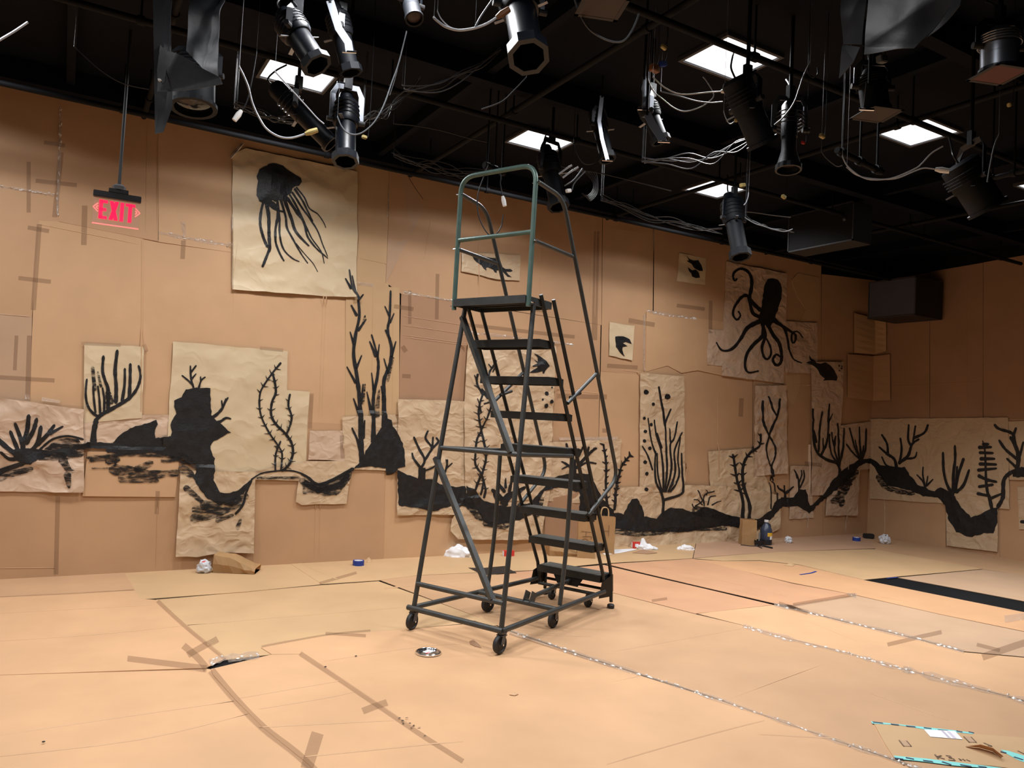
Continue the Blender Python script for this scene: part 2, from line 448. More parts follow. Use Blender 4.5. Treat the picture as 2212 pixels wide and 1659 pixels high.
# black painted joists that cross under the ceiling
k = 0
for y in (2.75, 4.95, 7.2):
    k += 1; slab('trim_%d' % k, (LEFT, y-.05, CEIL-.16), (RIGHT, y+.05, CEIL+.02), M['ceil'])
for x in (-.1, 2.55, 4.9, 7.25, 9.6):
    k += 1; slab('trim_%d' % k, (x-.03, 1.0, CEIL-.10), (x+.03, 7.15, CEIL+.02), M['ceil'])

# ------------------------------------------------------------------ ceiling light panels
def panel(cx, cy, label, lit=1.0, spread=147):
    t = thing('ceiling_light', label, 'ceiling light', (cx, cy, CEIL+.02), group='recessed ceiling light panels')
    bm = bmesh.new(); w, d = PANEL_W, PANEL_D
    for sx in (-1, 1): box(bm, (cx+sx*(w/2+.012), cy, CEIL+.006), (.024, d+.048, .028))
    for sy in (-1, 1): box(bm, (cx, cy+sy*(d/2+.012), CEIL+.006), (w, .024, .028))
    obj('light_frame', bm, M['panel_frame'], t)
    bm = bmesh.new(); box(bm, (cx, cy, CEIL+.012), (w, d, .012)); obj('diffuser', bm, M['panel'], t)
    l = bpy.data.lights.new('lamp', 'AREA'); l.shape = 'RECTANGLE'; l.size = w-.02; l.size_y = d-.02
    l.energy = LAMP_W*lit; l.color = LAMP_COL; l.spread = R(spread)
    lo = bpy.data.objects.new('lamp', l); COL.objects.link(lo); lo.parent = t; lo.location = (0, 0, -.021)
panel(1.442, 6.047, 'lit ceiling panel above the jellyfish paper, partly hidden by a spotlight barrel', 1.15)
panel(3.913, 3.860, 'brightest lit ceiling panel with the hook of a big black spotlight against it', 1.1, 138)
panel(3.735, 6.057, 'lit ceiling panel seen just above the ladder guard rail', 1.1, 146)
panel(6.150, 3.865, 'lit ceiling panel at the right, above the looped white cable', 1.35, 118)
panel(6.030, 6.097, 'small lit ceiling panel above the octopus spotlight', .95, 138)
panel(8.450, 3.865, 'lit ceiling panel cut by the right edge of the photo', 1.1, 104)
panel(-.95, 6.047, 'lit ceiling panel beyond the upper left corner of the photo', 1.15)
for i, (x, y) in enumerate(((1.45, 3.86), (-.95, 3.86), (-.95, 1.66), (1.45, 1.66))):
    panel(x, y, 'lit ceiling panel over the near part of the room, out of view of the photo', .95)

# ------------------------------------------------------------------ cardboard on the back wall
def inset(S, px, d):
    P = [Vector(S.uv(x, y)) for x, y in px]; a = sum(P[i].x*P[(i+1) % len(P)].y-P[(i+1) % len(P)].x*P[i].y for i in range(len(P)))
    sg = 1 if a > 0 else -1; out = []
    for i in range(len(P)):
        e1 = (P[i]-P[i-1]); e2 = (P[(i+1) % len(P)]-P[i])
        n = Vector((-e1.y, e1.x)).normalized()+Vector((-e2.y, e2.x)).normalized()
        if n.length > .2: n = n.normalized()*min(1.6, 2/n.length)
        out.append(P[i]+n*d*sg)
    return out
class UVS:
    pass
def usheet(S, name, label, cat, px, off, m, gap=.003, **kw):
    uvp = inset(S, px, gap); old = S.uv; it = {i: p for i, p in enumerate(uvp)}
    S.uv = lambda x, y: (it[x].x, it[x].y)
    try: return sheet(S, name, label, cat, [(i, 0) for i in range(len(uvp))], off, m, **kw)
    finally: S.uv = old
YT = [(-300, 112), (-200, 130), (0, 172), (150, 207), (300, 243), (500, 287), (760, 345), (1000, 388), (1200, 428), (1360, 464), (1450, 493), (1620, 530), (1772, 566), (1900, 596)]
def yt(x):
    for (a, b), (c, d) in zip(YT, YT[1:]):
        if a <= x <= c: return b+(d-b)*(x-a)/(c-a)
def tp(x): return (x, yt(x))
def top_run(x0, x1):
    xs = [x0]+[a for a, b in YT if x0 < a < x1]+[x1]
    return [tp(x) for x in xs]
WALL = [
 ('mid', 'tall brown cardboard sheet at the far left top of the back wall', top_run(-250, 128)+[(126, 432), (75, 420), (0, 405), (-250, 365)]),
 ('mid', 'cardboard sheet low at the far left, below the strip of clear tape', [(-250, 372), (0, 408), (78, 422), (126, 434), (124, 476), (82, 474), (66, 682), (-250, 662)]),
 ('grey', 'cardboard sheet at the left edge above the crumpled coral paper', [(-250, 665), (66, 685), (62, 872), (-250, 860)]),
 ('mid', 'cardboard sheet hanging behind the exit sign', top_run(131, 341)+[(338, 519), (130, 477)]),
 ('light', 'cardboard sheet between the exit sign and the jellyfish paper', top_run(345, 620)+[(618, 560), (345, 521)]),
 ('tan', 'cardboard sheet partly behind the jellyfish paper, under the hanging spotlight', top_run(623, 838)+[(836, 640), (748, 628), (622, 562)]),
 ('light', 'large cardboard sheet below the exit sign, with a strip of tape down its left edge', [(82, 478), (130, 480), (306, 514), (304, 905), (66, 895)]),
 ('light', 'cardboard sheet left of the jellyfish paper, above the bare rock painting', [(309, 516), (503, 546), (502, 912), (307, 907)]),
 ('light', 'cardboard sheet directly below the jellyfish paper', [(506, 547), (748, 588), (744, 932), (505, 914)]),
 ('mid', 'upper cardboard sheet left of the ladder guard rail', top_run(842, 1034)+[(1032, 655), (868, 634), (838, 612)]),
 ('dark', 'darker cardboard sheet with ridged folds left of the ladder platform', [(868, 638), (1008, 658), (1003, 873), (862, 866)]),
 ('mid', 'upper cardboard sheet behind the ladder guard rail', top_run(1037, 1299)+[(1296, 700), (1036, 658)]),
 ('mid', 'cardboard sheet behind the upper ladder steps', [(1011, 660), (1294, 704), (1290, 950), (1006, 950)]),
 ('mid', 'narrow upper cardboard sheet right of the ladder guard rail', top_run(1303, 1409)+[(1407, 680), (1392, 672), (1390, 808), (1298, 800)]),
 ('mid', 'upper cardboard sheet behind the paper with two fish', top_run(1413, 1600)+[(1598, 702), (1412, 683)]),
 ('light', 'cardboard sheet right of the ladder with the small angel fish paper overlapping it', [(1298, 803), (1390, 812), (1388, 1060), (1292, 1060)]),
 ('mid', 'plain cardboard sheet between the bubble coral paper and the twisted weed paper', [(1392, 690), (1410, 686), (1598, 705), (1600, 792), (1624, 794), (1622, 1060), (1391, 1062)]),
 ('mid', 'upper cardboard sheet behind the octopus paper', top_run(1603, 1771)+[(1771, 800), (1602, 790)]),
 ('mid', 'cardboard sheet beside the far corner, left of the wall speaker', [(1774, 594), (1900, 610), (1900, 908), (1774, 888)]),
 ('mid', 'cardboard sheet behind the twisted weed and tall grass papers', [(1627, 792), (1773, 802), (1773, 1164), (1626, 1171)]),
 ('mid', 'cardboard sheet low in the far corner of the back wall', [(1776, 891), (1900, 908), (1900, 1160), (1776, 1164)]),
 ('mid', 'cardboard sheet at the bottom left of the back wall with a low folded strip', [(-250, 860), (65, 872), (178, 880), (178, 1000), (124, 1080), (121, 1246), (-250, 1271)]),
 ('mid', 'wide cardboard sheet standing at the bottom left, right of a taped seam', [(124, 1062), (180, 1000), (178, 905), (384, 908), (384, 1230), (123, 1247)]),
 ('mid', 'cardboard sheet at the bottom of the wall behind the hanging crumpled paper', [(387, 908), (546, 908), (546, 1221), (387, 1230)]),
 ('mid', 'cardboard sheet at the bottom of the wall below the painted dip', [(549, 908), (742, 918), (742, 992), (828, 1010), (824, 1206), (549, 1221)]),
 ('light', 'lighter cardboard sheet at the bottom of the wall behind the ladder rear legs', [(828, 880), (1000, 880), (998, 1197), (827, 1206)]),
 ('light', 'cardboard sheet low behind the middle of the ladder', [(1002, 945), (1174, 950), (1171, 1190), (1001, 1197)]),
 ('mid', 'cardboard sheet low behind the bottom ladder steps', [(1176, 952), (1298, 955), (1298, 1183), (1173, 1190)]),
 ('mid', 'cardboard sheet low behind the long crumpled bottom paper', [(1301, 1062), (1624, 1062), (1624, 1171), (1300, 1183)]),
]
for i, (m, lb, px) in enumerate(WALL):
    usheet(BK, 'cardboard_sheet', lb, 'cardboard sheet', px, .007+.0013*(i % 5), CARD[m], step=.14, bow=.008, seed=i+1, gap=-.011, group='cardboard covering the back wall')
WALL2 = [
 ('tan', 'yellowish cardboard board painted with tall branching seaweed', [(746, 612), (804, 617), (862, 622), (860, 896), (744, 900)], .017),
 ('grey', 'triangular greyish cardboard flap left of the ladder top', [(843, 352), (860, 356), (916, 452), (872, 535), (832, 612), (838, 480)], .018),
 ('light', 'cardboard sheet with a torn lower edge between the two small fish papers', [(1394, 671), (1562, 696), (1560, 812), (1505, 800), (1470, 806), (1440, 790), (1393, 803)], .016),
 ('light', 'cardboard patch with smeared black paint low at the left', [(189, 975), (388, 977), (378, 1073), (178, 1071)], .024),
 ('dark', 'small upright cardboard patch under the painted arch behind the ladder', [(1176, 1078), (1262, 1060), (1258, 1160), (1172, 1176)], .030),
 ('tan', 'yellowish cardboard piece with a curved cut edge right of the twisted weed paper', [(1696, 812), (1746, 808), (1746, 1000), (1727, 1000), (1728, 906), (1700, 858)], .016),
 ('tan', 'cardboard piece with a torn curved edge right of the octopus head', [(1707, 606), (1722, 590), (1768, 600), (1768, 690), (1726, 694), (1738, 668), (1720, 640)], .016),
]
for i, (m, lb, px, off) in enumerate(WALL2):
    usheet(BK, 'cardboard_sheet', lb, 'cardboard sheet', px, off, CARD[m], step=.14, bow=.004, seed=i+50, gap=0)
for m, lb, px in [
 ('dark', 'cardboard sheet on the right wall behind the wall speaker', [(1870, 612), (2008, 590), (2008, 903), (1870, 903)]),
 ('dark', 'cardboard sheet on the right wall just right of the wall speaker', [(2011, 588), (2123, 569), (2123, 902), (2011, 902)]),
 ('dark', 'upper cardboard sheet at the right edge of the photo on the right wall', [(2126, 568), (2212, 553), (2420, 516), (2420, 905), (2126, 902)]),
 ('mid', 'lower cardboard sheet on the right wall next to the far corner', [(1870, 906), (2043, 906), (2043, 1182), (1870, 1158)]),
 ('mid', 'lower cardboard sheet behind the black painted dip on the right wall', [(2046, 905), (2159, 905), (2159, 1208), (2046, 1183)]),
 ('mid', 'lower cardboard sheet at the right edge of the photo on the right wall', [(2162, 905), (2420, 908), (2420, 1256), (2162, 1209)])]:
    usheet(RT, 'cardboard_sheet', lb, 'cardboard sheet', px, .008, CARD[m], step=.14, bow=.006, seed=len(lb), gap=-.007, group='cardboard covering the right wall')

def msheet(S, lb, uvp, off, m, **kw):
    old = S.uv; S.uv = lambda x, y: uvp[x]
    try: return sheet(S, 'cardboard_sheet', lb, 'cardboard sheet', [(i, 0) for i in range(len(uvp))], off, CARD[m], **kw)
    finally: S.uv = old
msheet(BK, 'upper cardboard sheet of the back wall beyond the left edge of the photo', [(-3.6, 2.02), (-1.18, 2.02), (-1.18, 4.06), (-3.6, 4.06)], .0065, 'mid', step=.2, bow=.008, seed=201)
msheet(BK, 'lower cardboard sheet of the back wall beyond the left edge of the photo', [(-3.6, .004), (-1.18, .004), (-1.18, 2.03), (-3.6, 2.03)], .009, 'mid', step=.2, bow=.008, seed=202)
# folded sheets that wrap the far corner
def corner_wrap(lb, pb, pr, m, bulge):
    a = [on(x, y, 1, BACK-.05) for x, y in pb]; b = [on(x, y, 0, RIGHT-.05) for x, y in pr]
    zt = (a[0].z+b[0].z)/2; zb = (a[1].z+b[1].z)/2
    bm = bmesh.new(); n = 6
    cols = []
    ct, cb = Vector((RIGHT-bulge*.7, BACK-bulge*.7, zt)), Vector((RIGHT-bulge*1.5, BACK-bulge*1.5, zb-.02))
    for P in ((a[0], a[1]), (ct, cb), (b[0], b[1])):
        cols.append([bm.verts.new(P[0]*(1-k/n)+P[1]*(k/n)) for k in range(n+1)])
    for c, d in zip(cols, cols[1:]):
        for k in range(n): bm.faces.new((c[k], c[k+1], d[k+1], d[k]))
    bmesh.ops.recalc_face_normals(bm, faces=bm.faces[:])
    if bm.faces[:][0].normal.y > 0: bmesh.ops.reverse_faces(bm, faces=bm.faces[:])
    bmesh.ops.solidify(bm, geom=bm.faces[:], thickness=.006)
    bmesh.ops.recalc_face_normals(bm, faces=bm.faces[:])
    tag(obj('cardboard_sheet', bm, CARD[m]), lb, 'cardboard sheet')
corner_wrap('folded cardboard sheet bent round the far corner, the lower and larger one', [(1832, 765), (1832, 858)], [(1922, 765), (1923, 864)], 'mid', .07)
corner_wrap('folded cardboard sheet bent round the far corner just under the wall speaker', [(1846, 676), (1846, 762)], [(1914, 690), (1914, 758)], 'tan', .095)

# ------------------------------------------------------------------ kraft papers
K = {}
def paper(key, S, lb, px, m, layer, amp=.012, scale=6, curl=0, jit=.004, step=.03):
    K[key] = sheet(S, 'kraft_paper_sheet', lb, 'kraft paper', px, .018+.0035*layer, KRAFT[m], amp=amp*1.5, scale=scale, seed=len(K)+2, th=.0012, step=step, curl=curl, edge_jit=jit)
paper('coralstrip', BK, 'narrow strip of kraft paper under the tall fan coral paper', [(181, 898), (366, 896), (372, 968), (180, 968)], 'brown', 0, .006)
paper('left', BK, 'crumpled kraft paper at the left edge with a painted bush coral', [(-200, 862), (0, 858), (90, 872), (181, 884), (181, 1063), (60, 1062), (-200, 1060)], 'brown', 1, .024, 5)
paper('coral', BK, 'kraft paper sheet with a tall painted fan coral', [(182, 742), (311, 750), (306, 903), (181, 913)], 'pale', 2, .009, 4)
paper('rock', BK, 'large kraft paper sheet with the painted rock tower', [(373, 738), (620, 759), (618, 850), (617, 1018), (450, 1020), (360, 958)], 'pale', 1, .012, 3.2)
paper('weed', BK, 'narrow kraft paper strip right of the rock tower paper', [(612, 842), (667, 846), (658, 1015), (600, 1020)], 'pale', 2, .007, 4)
paper('lowleft', BK, 'crumpled kraft paper hanging low under the rock tower, nearly to the floor', [(388, 1016), (460, 1016), (550, 1018), (546, 1193), (470, 1192), (425, 1201), (378, 1200)], 'tan', 3, .026, 5.5, .02)
paper('dune', BK, 'kraft paper with a thin dune line and a dark painted dip', [(545, 1018), (600, 1008), (660, 996), (742, 994), (757, 1010), (746, 1087), (650, 1090), (637, 1083), (643, 1038), (545, 1035)], 'tan', 4, .006)
paper('smallgrey', BK, 'small greyish kraft paper patch left of the painted mountain', [(668, 930), (738, 930), (742, 995), (664, 992)], 'brown', 2, .008)
paper('mount', BK, 'kraft paper behind the painted black mountain', [(737, 900), (852, 896), (868, 960), (870, 1018), (832, 1016), (757, 1013), (738, 995)], 'tan', 3, .007)
paper('antler', BK, 'kraft paper with an antler coral left of the ladder', [(857, 862), (1008, 867), (1012, 1110), (855, 1112)], 'tan', 2, .018, 4)
paper('center', BK, 'large crumpled kraft paper behind the ladder with entwined seaweed', [(1007, 735), (1196, 748), (1188, 950), (1182, 1075), (1000, 1090), (998, 900)], 'tan', 3, .026, 6)
paper('centerlow', BK, 'kraft paper hanging low behind the ladder legs with a curled left edge', [(1000, 1080), (1182, 1060), (1162, 1165), (985, 1163), (968, 1145), (972, 1120)], 'tan', 4, .024, 5, .03)
paper('arch', BK, 'kraft paper over the painted arch behind the lower ladder steps', [(1186, 955), (1338, 948), (1332, 1090), (1175, 1082)], 'tan', 2, .012, 5)
paper('long', BK, 'long crumpled kraft paper along the bottom of the wall right of the ladder', [(1315, 1053), (1475, 1047), (1610, 1050), (1680, 1070), (1678, 1140), (1662, 1150), (1640, 1165), (1600, 1170), (1310, 1182)], 'tan', 2, .030, 5, .03)
paper('bubble', BK, 'kraft paper with a branching coral and a column of painted bubbles', [(1379, 805), (1473, 813), (1475, 1062), (1377, 1062)], 'tan', 4, .012, 4)
paper('pair', BK, 'kraft paper with two leafy plants left of the paint bottle', [(1525, 975), (1623, 968), (1662, 1060), (1655, 1110), (1530, 1062)], 'tan', 3, .016, 5)
paper('twist', BK, 'crumpled narrow kraft paper with twisted weed strands', [(1625, 833), (1693, 833), (1695, 1022), (1623, 1028)], 'brown', 5, .022, 8)
paper('octoleft', BK, 'small kraft paper patch under the left octopus arm', [(1528, 712), (1566, 715), (1566, 792), (1524, 788)], 'brown', 0, .012, 7)
paper('octoright', BK, 'kraft paper patch under the right octopus arms', [(1692, 694), (1762, 698), (1762, 807), (1692, 805)], 'brown', 1, .012, 6)
paper('octo', BK, 'large kraft paper sheet with the painted octopus', [(1565, 565), (1696, 592), (1690, 829), (1555, 811)], 'brown', 2, .010, 3.5)
paper('fishstrip', BK, 'tall kraft paper strip with a fish above the grass coral', [(1747, 782), (1817, 782), (1812, 913), (1802, 1068), (1748, 1070)], 'brown', 4, .018, 5)
paper('cornerpaper', BK, 'kraft paper in the far corner with a small fan coral', [(1800, 920), (1878, 910), (1876, 1012), (1853, 1014), (1848, 1113), (1778, 1113), (1790, 1010)], 'brown', 3, .014, 5)
paper('rocklet', BK, 'small kraft paper patch with a dark rock right of the paint bottle', [(1703, 1006), (1748, 1006), (1754, 1118), (1701, 1121)], 'brown', 2, .010, 6)
paper('twofish', BK, 'small square kraft paper with two painted fish', [(1464, 547), (1522, 559), (1520, 616), (1460, 608)], 'pale', 0, .010, 7)
paper('angel', BK, 'small kraft paper with one painted angel fish right of the ladder', [(1314, 696), (1368, 704), (1363, 779), (1313, 768)], 'pale', 1, .007, 7)
paper('longfish', BK, 'kraft paper strip with a long fish behind the ladder guard rail', [(995, 545), (1122, 552), (1120, 607), (1070, 604), (1019, 592), (994, 587)], 'tan', 0, .008, 6, .015)
paper('jelly', BK, 'big pale kraft paper sheet with the painted jellyfish', [(500, 336), (530, 322), (640, 345), (770, 372), (768, 642), (700, 641), (640, 636), (500, 626)], 'pale', 1, .018, 4, .04)
paper('rwall', RT, 'wide kraft paper on the right wall with painted corals', [(1881, 905), (2180, 902), (2183, 1100), (2045, 1088), (1882, 1077)], 'tan', 1, .010, 3)
paper('rlow', RT, 'kraft paper hanging low on the right wall under the black dip', [(2045, 1060), (2158, 1065), (2158, 1192), (2100, 1185), (2048, 1178)], 'tan', 2, .012, 5)
paper('rright', RT, 'kraft paper with a branching coral at the right edge of the photo', [(2181, 911), (2330, 905), (2330, 1040), (2183, 1036)], 'tan', 2, .010, 4)
paper('rscrap', RT, 'kraft paper scrap low at the right edge of the photo', [(2200, 1052), (2300, 1050), (2300, 1148), (2203, 1143)], 'tan', 0, .006)

# ------------------------------------------------------------------ paintings
def many(F, specs): return [q for s in specs for q in ribbon(F, s[0], s[1], s[2] if len(s) > 2 else None)]
draw(BK, 'painted_jellyfish_bell', K['jelly'], blob(FA, [(1585, 580), (1620, 567), (1665, 572), (1720, 605), (1760, 635), (1790, 655), (1797, 680), (1780, 700), (1760, 700), (1740, 715), (1735, 745), (1700, 770), (1665, 785), (1640, 795), (1620, 785), (1600, 800), (1570, 800), (1545, 790), (1525, 760), (1525, 720), (1535, 690), (1530, 640), (1545, 605)]))
draw(BK, 'painted_jellyfish_tentacles', K['jelly'], many(FA, [
 ([(1570, 790), (1555, 850), (1548, 930), (1565, 1000), (1590, 1060)], 17, 16), ([(1585, 800), (1600, 880), (1600, 980), (1605, 1070), (1595, 1100), (1575, 1150), (1562, 1182)], 23, 16),
 ([(1610, 795), (1650, 830), (1655, 880), (1640, 960), (1640, 1030), (1665, 1100), (1690, 1145)], 23, 9), ([(1650, 790), (1665, 900), (1665, 1000), (1690, 1080), (1740, 1130), (1780, 1150)], 16, 6),
 ([(1670, 785), (1700, 880), (1710, 950), (1750, 1030), (1790, 1100), (1830, 1160)], 17, 6), ([(1690, 780), (1730, 880), (1760, 970), (1810, 1030), (1840, 1060)], 22, 10),
 ([(1705, 770), (1770, 860), (1810, 920), (1830, 1000), (1880, 1070), (1950, 1130)], 21, 6), ([(1725, 755), (1780, 850), (1830, 960), (1860, 1020), (1910, 1090), (1930, 1160)], 13, 5),
 ([(1740, 740), (1790, 820), (1840, 890), (1890, 970), (1920, 1050), (1950, 1120)], 13, 5), ([(1765, 710), (1810, 770), (1840, 835), (1890, 870), (1925, 920), (1938, 950)], 10, 5),
 ([(1755, 720), (1800, 790), (1830, 850), (1860, 910)], 14, 8), ([(1590, 800), (1640, 840), (1690, 855)], 18, 10), ([(1750, 1030), (1800, 1090), (1860, 1160), (1890, 1210)], 6, 4)]))
# far left
draw(BK, 'painted_bush_coral', K['left'], many(FB, [
 ([(150, 850), (150, 760), (175, 680), (185, 590)], 32, 26), ([(150, 790), (130, 720), (100, 640)], 28, 22), ([(120, 810), (90, 740), (70, 690)], 28, 22), ([(170, 760), (215, 680), (235, 610)], 30, 24),
 ([(190, 820), (240, 760), (262, 660)], 30, 24), ([(240, 770), (300, 710), (345, 650)], 30, 22), ([(320, 700), (400, 655)], 24, 14), ([(130, 850), (50, 790), (-10, 735)], 34, 28), ([(130, 860), (60, 860), (10, 820)], 26, 18)])
 + blob(FB, [(80, 800), (160, 790), (230, 800), (330, 810), (330, 840), (230, 870), (200, 900), (140, 890), (90, 860)]))
draw(BK, 'painted_ground', K['left'], many(FB, [([(-60, 970), (60, 920), (150, 890)], 40, 30), ([(230, 830), (290, 770), (350, 730), (440, 715), (530, 735)], 16, 12)]))
draw(BK, 'brushed_shading', K['left'], many(FB, [([(-60, 1000), (80, 955), (200, 925)], 50, 30), ([(400, 860), (440, 930), (470, 940)], 60, 20), ([(430, 960), (440, 1030)], 50, 30)])
 + blob(FB, [(260, 820), (330, 760), (420, 725), (500, 735), (530, 780), (470, 830), (400, 850), (320, 850)]), 'dry', .0052)
draw(BK, 'painted_fan_coral', K['coral'], many(FB, [
 ([(597, 770), (600, 690), (615, 615)], 46, 30), ([(612, 618), (640, 585), (700, 550), (770, 510), (830, 470), (870, 420), (890, 370), (897, 320), (885, 270)], 28, 14),
 ([(625, 590), (590, 565), (560, 520), (548, 460), (550, 400), (555, 355)], 18, 12), ([(610, 565), (600, 480), (595, 400)], 16, 12), ([(640, 570), (635, 480), (625, 400)], 16, 12),
 ([(665, 560), (665, 480), (655, 410)], 16, 12), ([(690, 540), (690, 420), (670, 360), (655, 300), (660, 210)], 24, 18), ([(740, 500), (742, 400), (735, 300), (748, 175)], 26, 20), ([(780, 490), (795, 390), (797, 290)], 20, 16), ([(825, 470), (830, 370), (832, 260)], 22, 18)]))
draw(BK, 'brushed_shading', K['coral'], many(FB, [([(605, 420), (592, 280)], 24, 20), ([(645, 400), (625, 310)], 18, 14), ([(700, 500), (690, 440)], 60, 40)]), 'dry', .0052)
draw(BK, 'painted_rock_tower', K['rock'], blob(FB, [(1085, 715), (1100, 690), (1085, 640), (1110, 590), (1130, 575), (1110, 530), (1115, 490), (1160, 470), (1185, 420), (1240, 405), (1340, 410), (1345, 480), (1350, 580), (1380, 610), (1410, 640), (1470, 690), (1420, 720), (1350, 760), (1340, 800), (1370, 860), (1365, 920), (1345, 945), (1360, 1000), (1400, 1075), (1450, 1080), (1520, 1060), (1570, 1010), (1605, 985), (1600, 1020), (1550, 1080), (1490, 1130), (1390, 1150), (1320, 1110), (1270, 1050), (1230, 980), (1260, 920), (1240, 860), (1150, 800), (1040, 792), (1010, 740)]))
draw(BK, 'painted_ground', K['lowleft'], blob(FB, [(1120, 735), (1250, 760), (1330, 820), (1372, 900), (1360, 1000), (1300, 1040), (1245, 985), (1250, 890), (1200, 835), (1110, 795)]))
draw(BK, 'painted_ground', BK.owner(*BK.uv(280, 1040)), many(FB, [([(690, 800), (850, 808), (1000, 802), (1160, 830), (1230, 870)], 40, 60)]))
draw(BK, 'brushed_shading', K['left'], many(FB, [([(330, 805), (450, 800), (560, 785)], 70, 50), ([(250, 845), (380, 850), (520, 830)], 40, 30)]), 'dry', .0052)
draw(BK, 'painted_ground', K['coralstrip'], blob(FB, [(490, 770), (560, 755), (640, 755), (720, 765), (740, 735), (790, 690), (850, 660), (920, 640), (1000, 615), (1005, 640), (985, 700), (990, 730), (1085, 715), (1120, 720), (1160, 800), (1000, 790), (850, 790), (720, 800), (560, 795), (490, 805)]))
draw(BK, 'painted_twigs', K['rock'], many(FB, [([(1235, 405), (1220, 350), (1215, 270)], 15, 10), ([(1230, 390), (1200, 360), (1163, 330)], 13, 9), ([(1225, 350), (1250, 320)], 12, 9), ([(1215, 315), (1250, 268)], 14, 10), ([(1270, 405), (1285, 360), (1312, 338)], 14, 10), ([(1282, 365), (1280, 338)], 11, 8),
 ([(1330, 610), (1380, 580), (1420, 535), (1440, 480)], 24, 12), ([(1420, 530), (1453, 472)], 14, 10), ([(1420, 540), (1414, 490)], 13, 8), ([(1340, 635), (1400, 625), (1440, 600), (1470, 605)], 24, 9)]))
draw(BK, 'brushed_shading', K['lowleft'], many(FB, [([(1185, 1045), (1290, 1135)], 42, 30), ([(1230, 1240), (1400, 1200), (1545, 1130)], 55, 40), ([(1240, 1185), (1400, 1165), (1560, 1100)], 50, 45), ([(1380, 1250), (1480, 1220)], 30, 20), ([(1510, 1300), (1530, 1250)], 30, 20), ([(1290, 1150), (1420, 1150), (1520, 1120)], 50, 40)]), 'dry', .0052)
draw(BK, 'painted_line', K['lowleft'], many(FB, [([(1500, 1210), (1545, 1150), (1568, 1070), (1600, 1000)], 16, 14)]))
draw(BK, 'brushed_shading', BK.owner(*BK.uv(280, 1040)), many(FB, [([(580, 870), (700, 860)], 26, 20), ([(590, 920), (720, 915), (740, 860)], 12, 12), ([(690, 870), (745, 865)], 55, 45), ([(870, 930), (960, 890)], 50, 40), ([(720, 930), (840, 940), (980, 960), (1130, 950)], 70, 40), ([(770, 985), (1000, 1000)], 50, 30), ([(1040, 870), (1140, 860)], 40, 30), ([(560, 850), (860, 835), (1150, 850)], 24, 20)]), 'dry', .0052)
draw(BK, 'brushed_shading', K['rock'], many(FB, [([(1150, 850), (1250, 900)], 70, 40), ([(1160, 920), (1220, 960)], 60, 40)]), 'dry', .0052)
sa = FB([(1790, 250), (1740, 310), (1690, 380), (1660, 440), (1655, 520), (1670, 600), (1720, 700), (1770, 770), (1800, 830), (1790, 930)])
sb = FB([(1740, 320), (1760, 430), (1735, 500), (1730, 580), (1760, 640), (1820, 700), (1860, 760), (1868, 830), (1840, 900), (1800, 935)])
sc_ = FB([(1850, 450), (1840, 520), (1860, 590), (1850, 650), (1825, 705)])
sd = FB([(1790, 750), (1760, 830), (1755, 930)])
draw(BK, 'painted_thorny_seaweed', K['rock'], ribbon(PX, sa, 4.2, 3.6)+ribbon(PX, sb, 5, 6)+ribbon(PX, sc_, 4.2, 5)+ribbon(PX, sd, 3.6, 4)
 + thorns(PX, sa, 14, 10, 3)+thorns(PX, sb, 14, 10, 3)+thorns(PX, sc_, 13, 10, 3)+thorns(PX, sd, 14, 9, 3))
draw(BK, 'painted_dune_line', K['dune'], many(FB, [([(1600, 990), (1660, 955), (1740, 940), (1810, 935), (1880, 940), (1955, 970), (2000, 1010)], 10, 10)]))
draw(BK, 'brushed_shading', K['dune'], blob(FC, [(365, 1155), (400, 1160), (450, 1185), (530, 1160), (620, 1110), (600, 1180), (560, 1235), (490, 1250), (440, 1230), (370, 1235)])+many(FC, [([(365, 1165), (450, 1200)], 40, 40), ([(450, 1210), (560, 1190), (615, 1130)], 50, 30), ([(130, 1150), (350, 1150)], 14, 14)]), 'dry', .0052)
draw(BK, 'painted_dip', K['dune'], many(FC, [([(365, 1130), (400, 1150), (450, 1185), (530, 1160), (630, 1105)], 12, 20), ([(385, 1175), (430, 1205), (480, 1210), (560, 1185), (605, 1140)], 30, 24)]))
draw(BK, 'painted_mountain', K['mount'], blob(FC, [(635, 1100), (680, 1060), (700, 1010), (740, 950), (790, 880), (815, 840), (835, 850), (845, 880), (870, 920), (895, 970), (905, 1030), (905, 1090), (870, 1100), (840, 1135), (810, 1135), (805, 1100), (720, 1090)]))
SB = BK.owner(*BK.uv(800, 800))
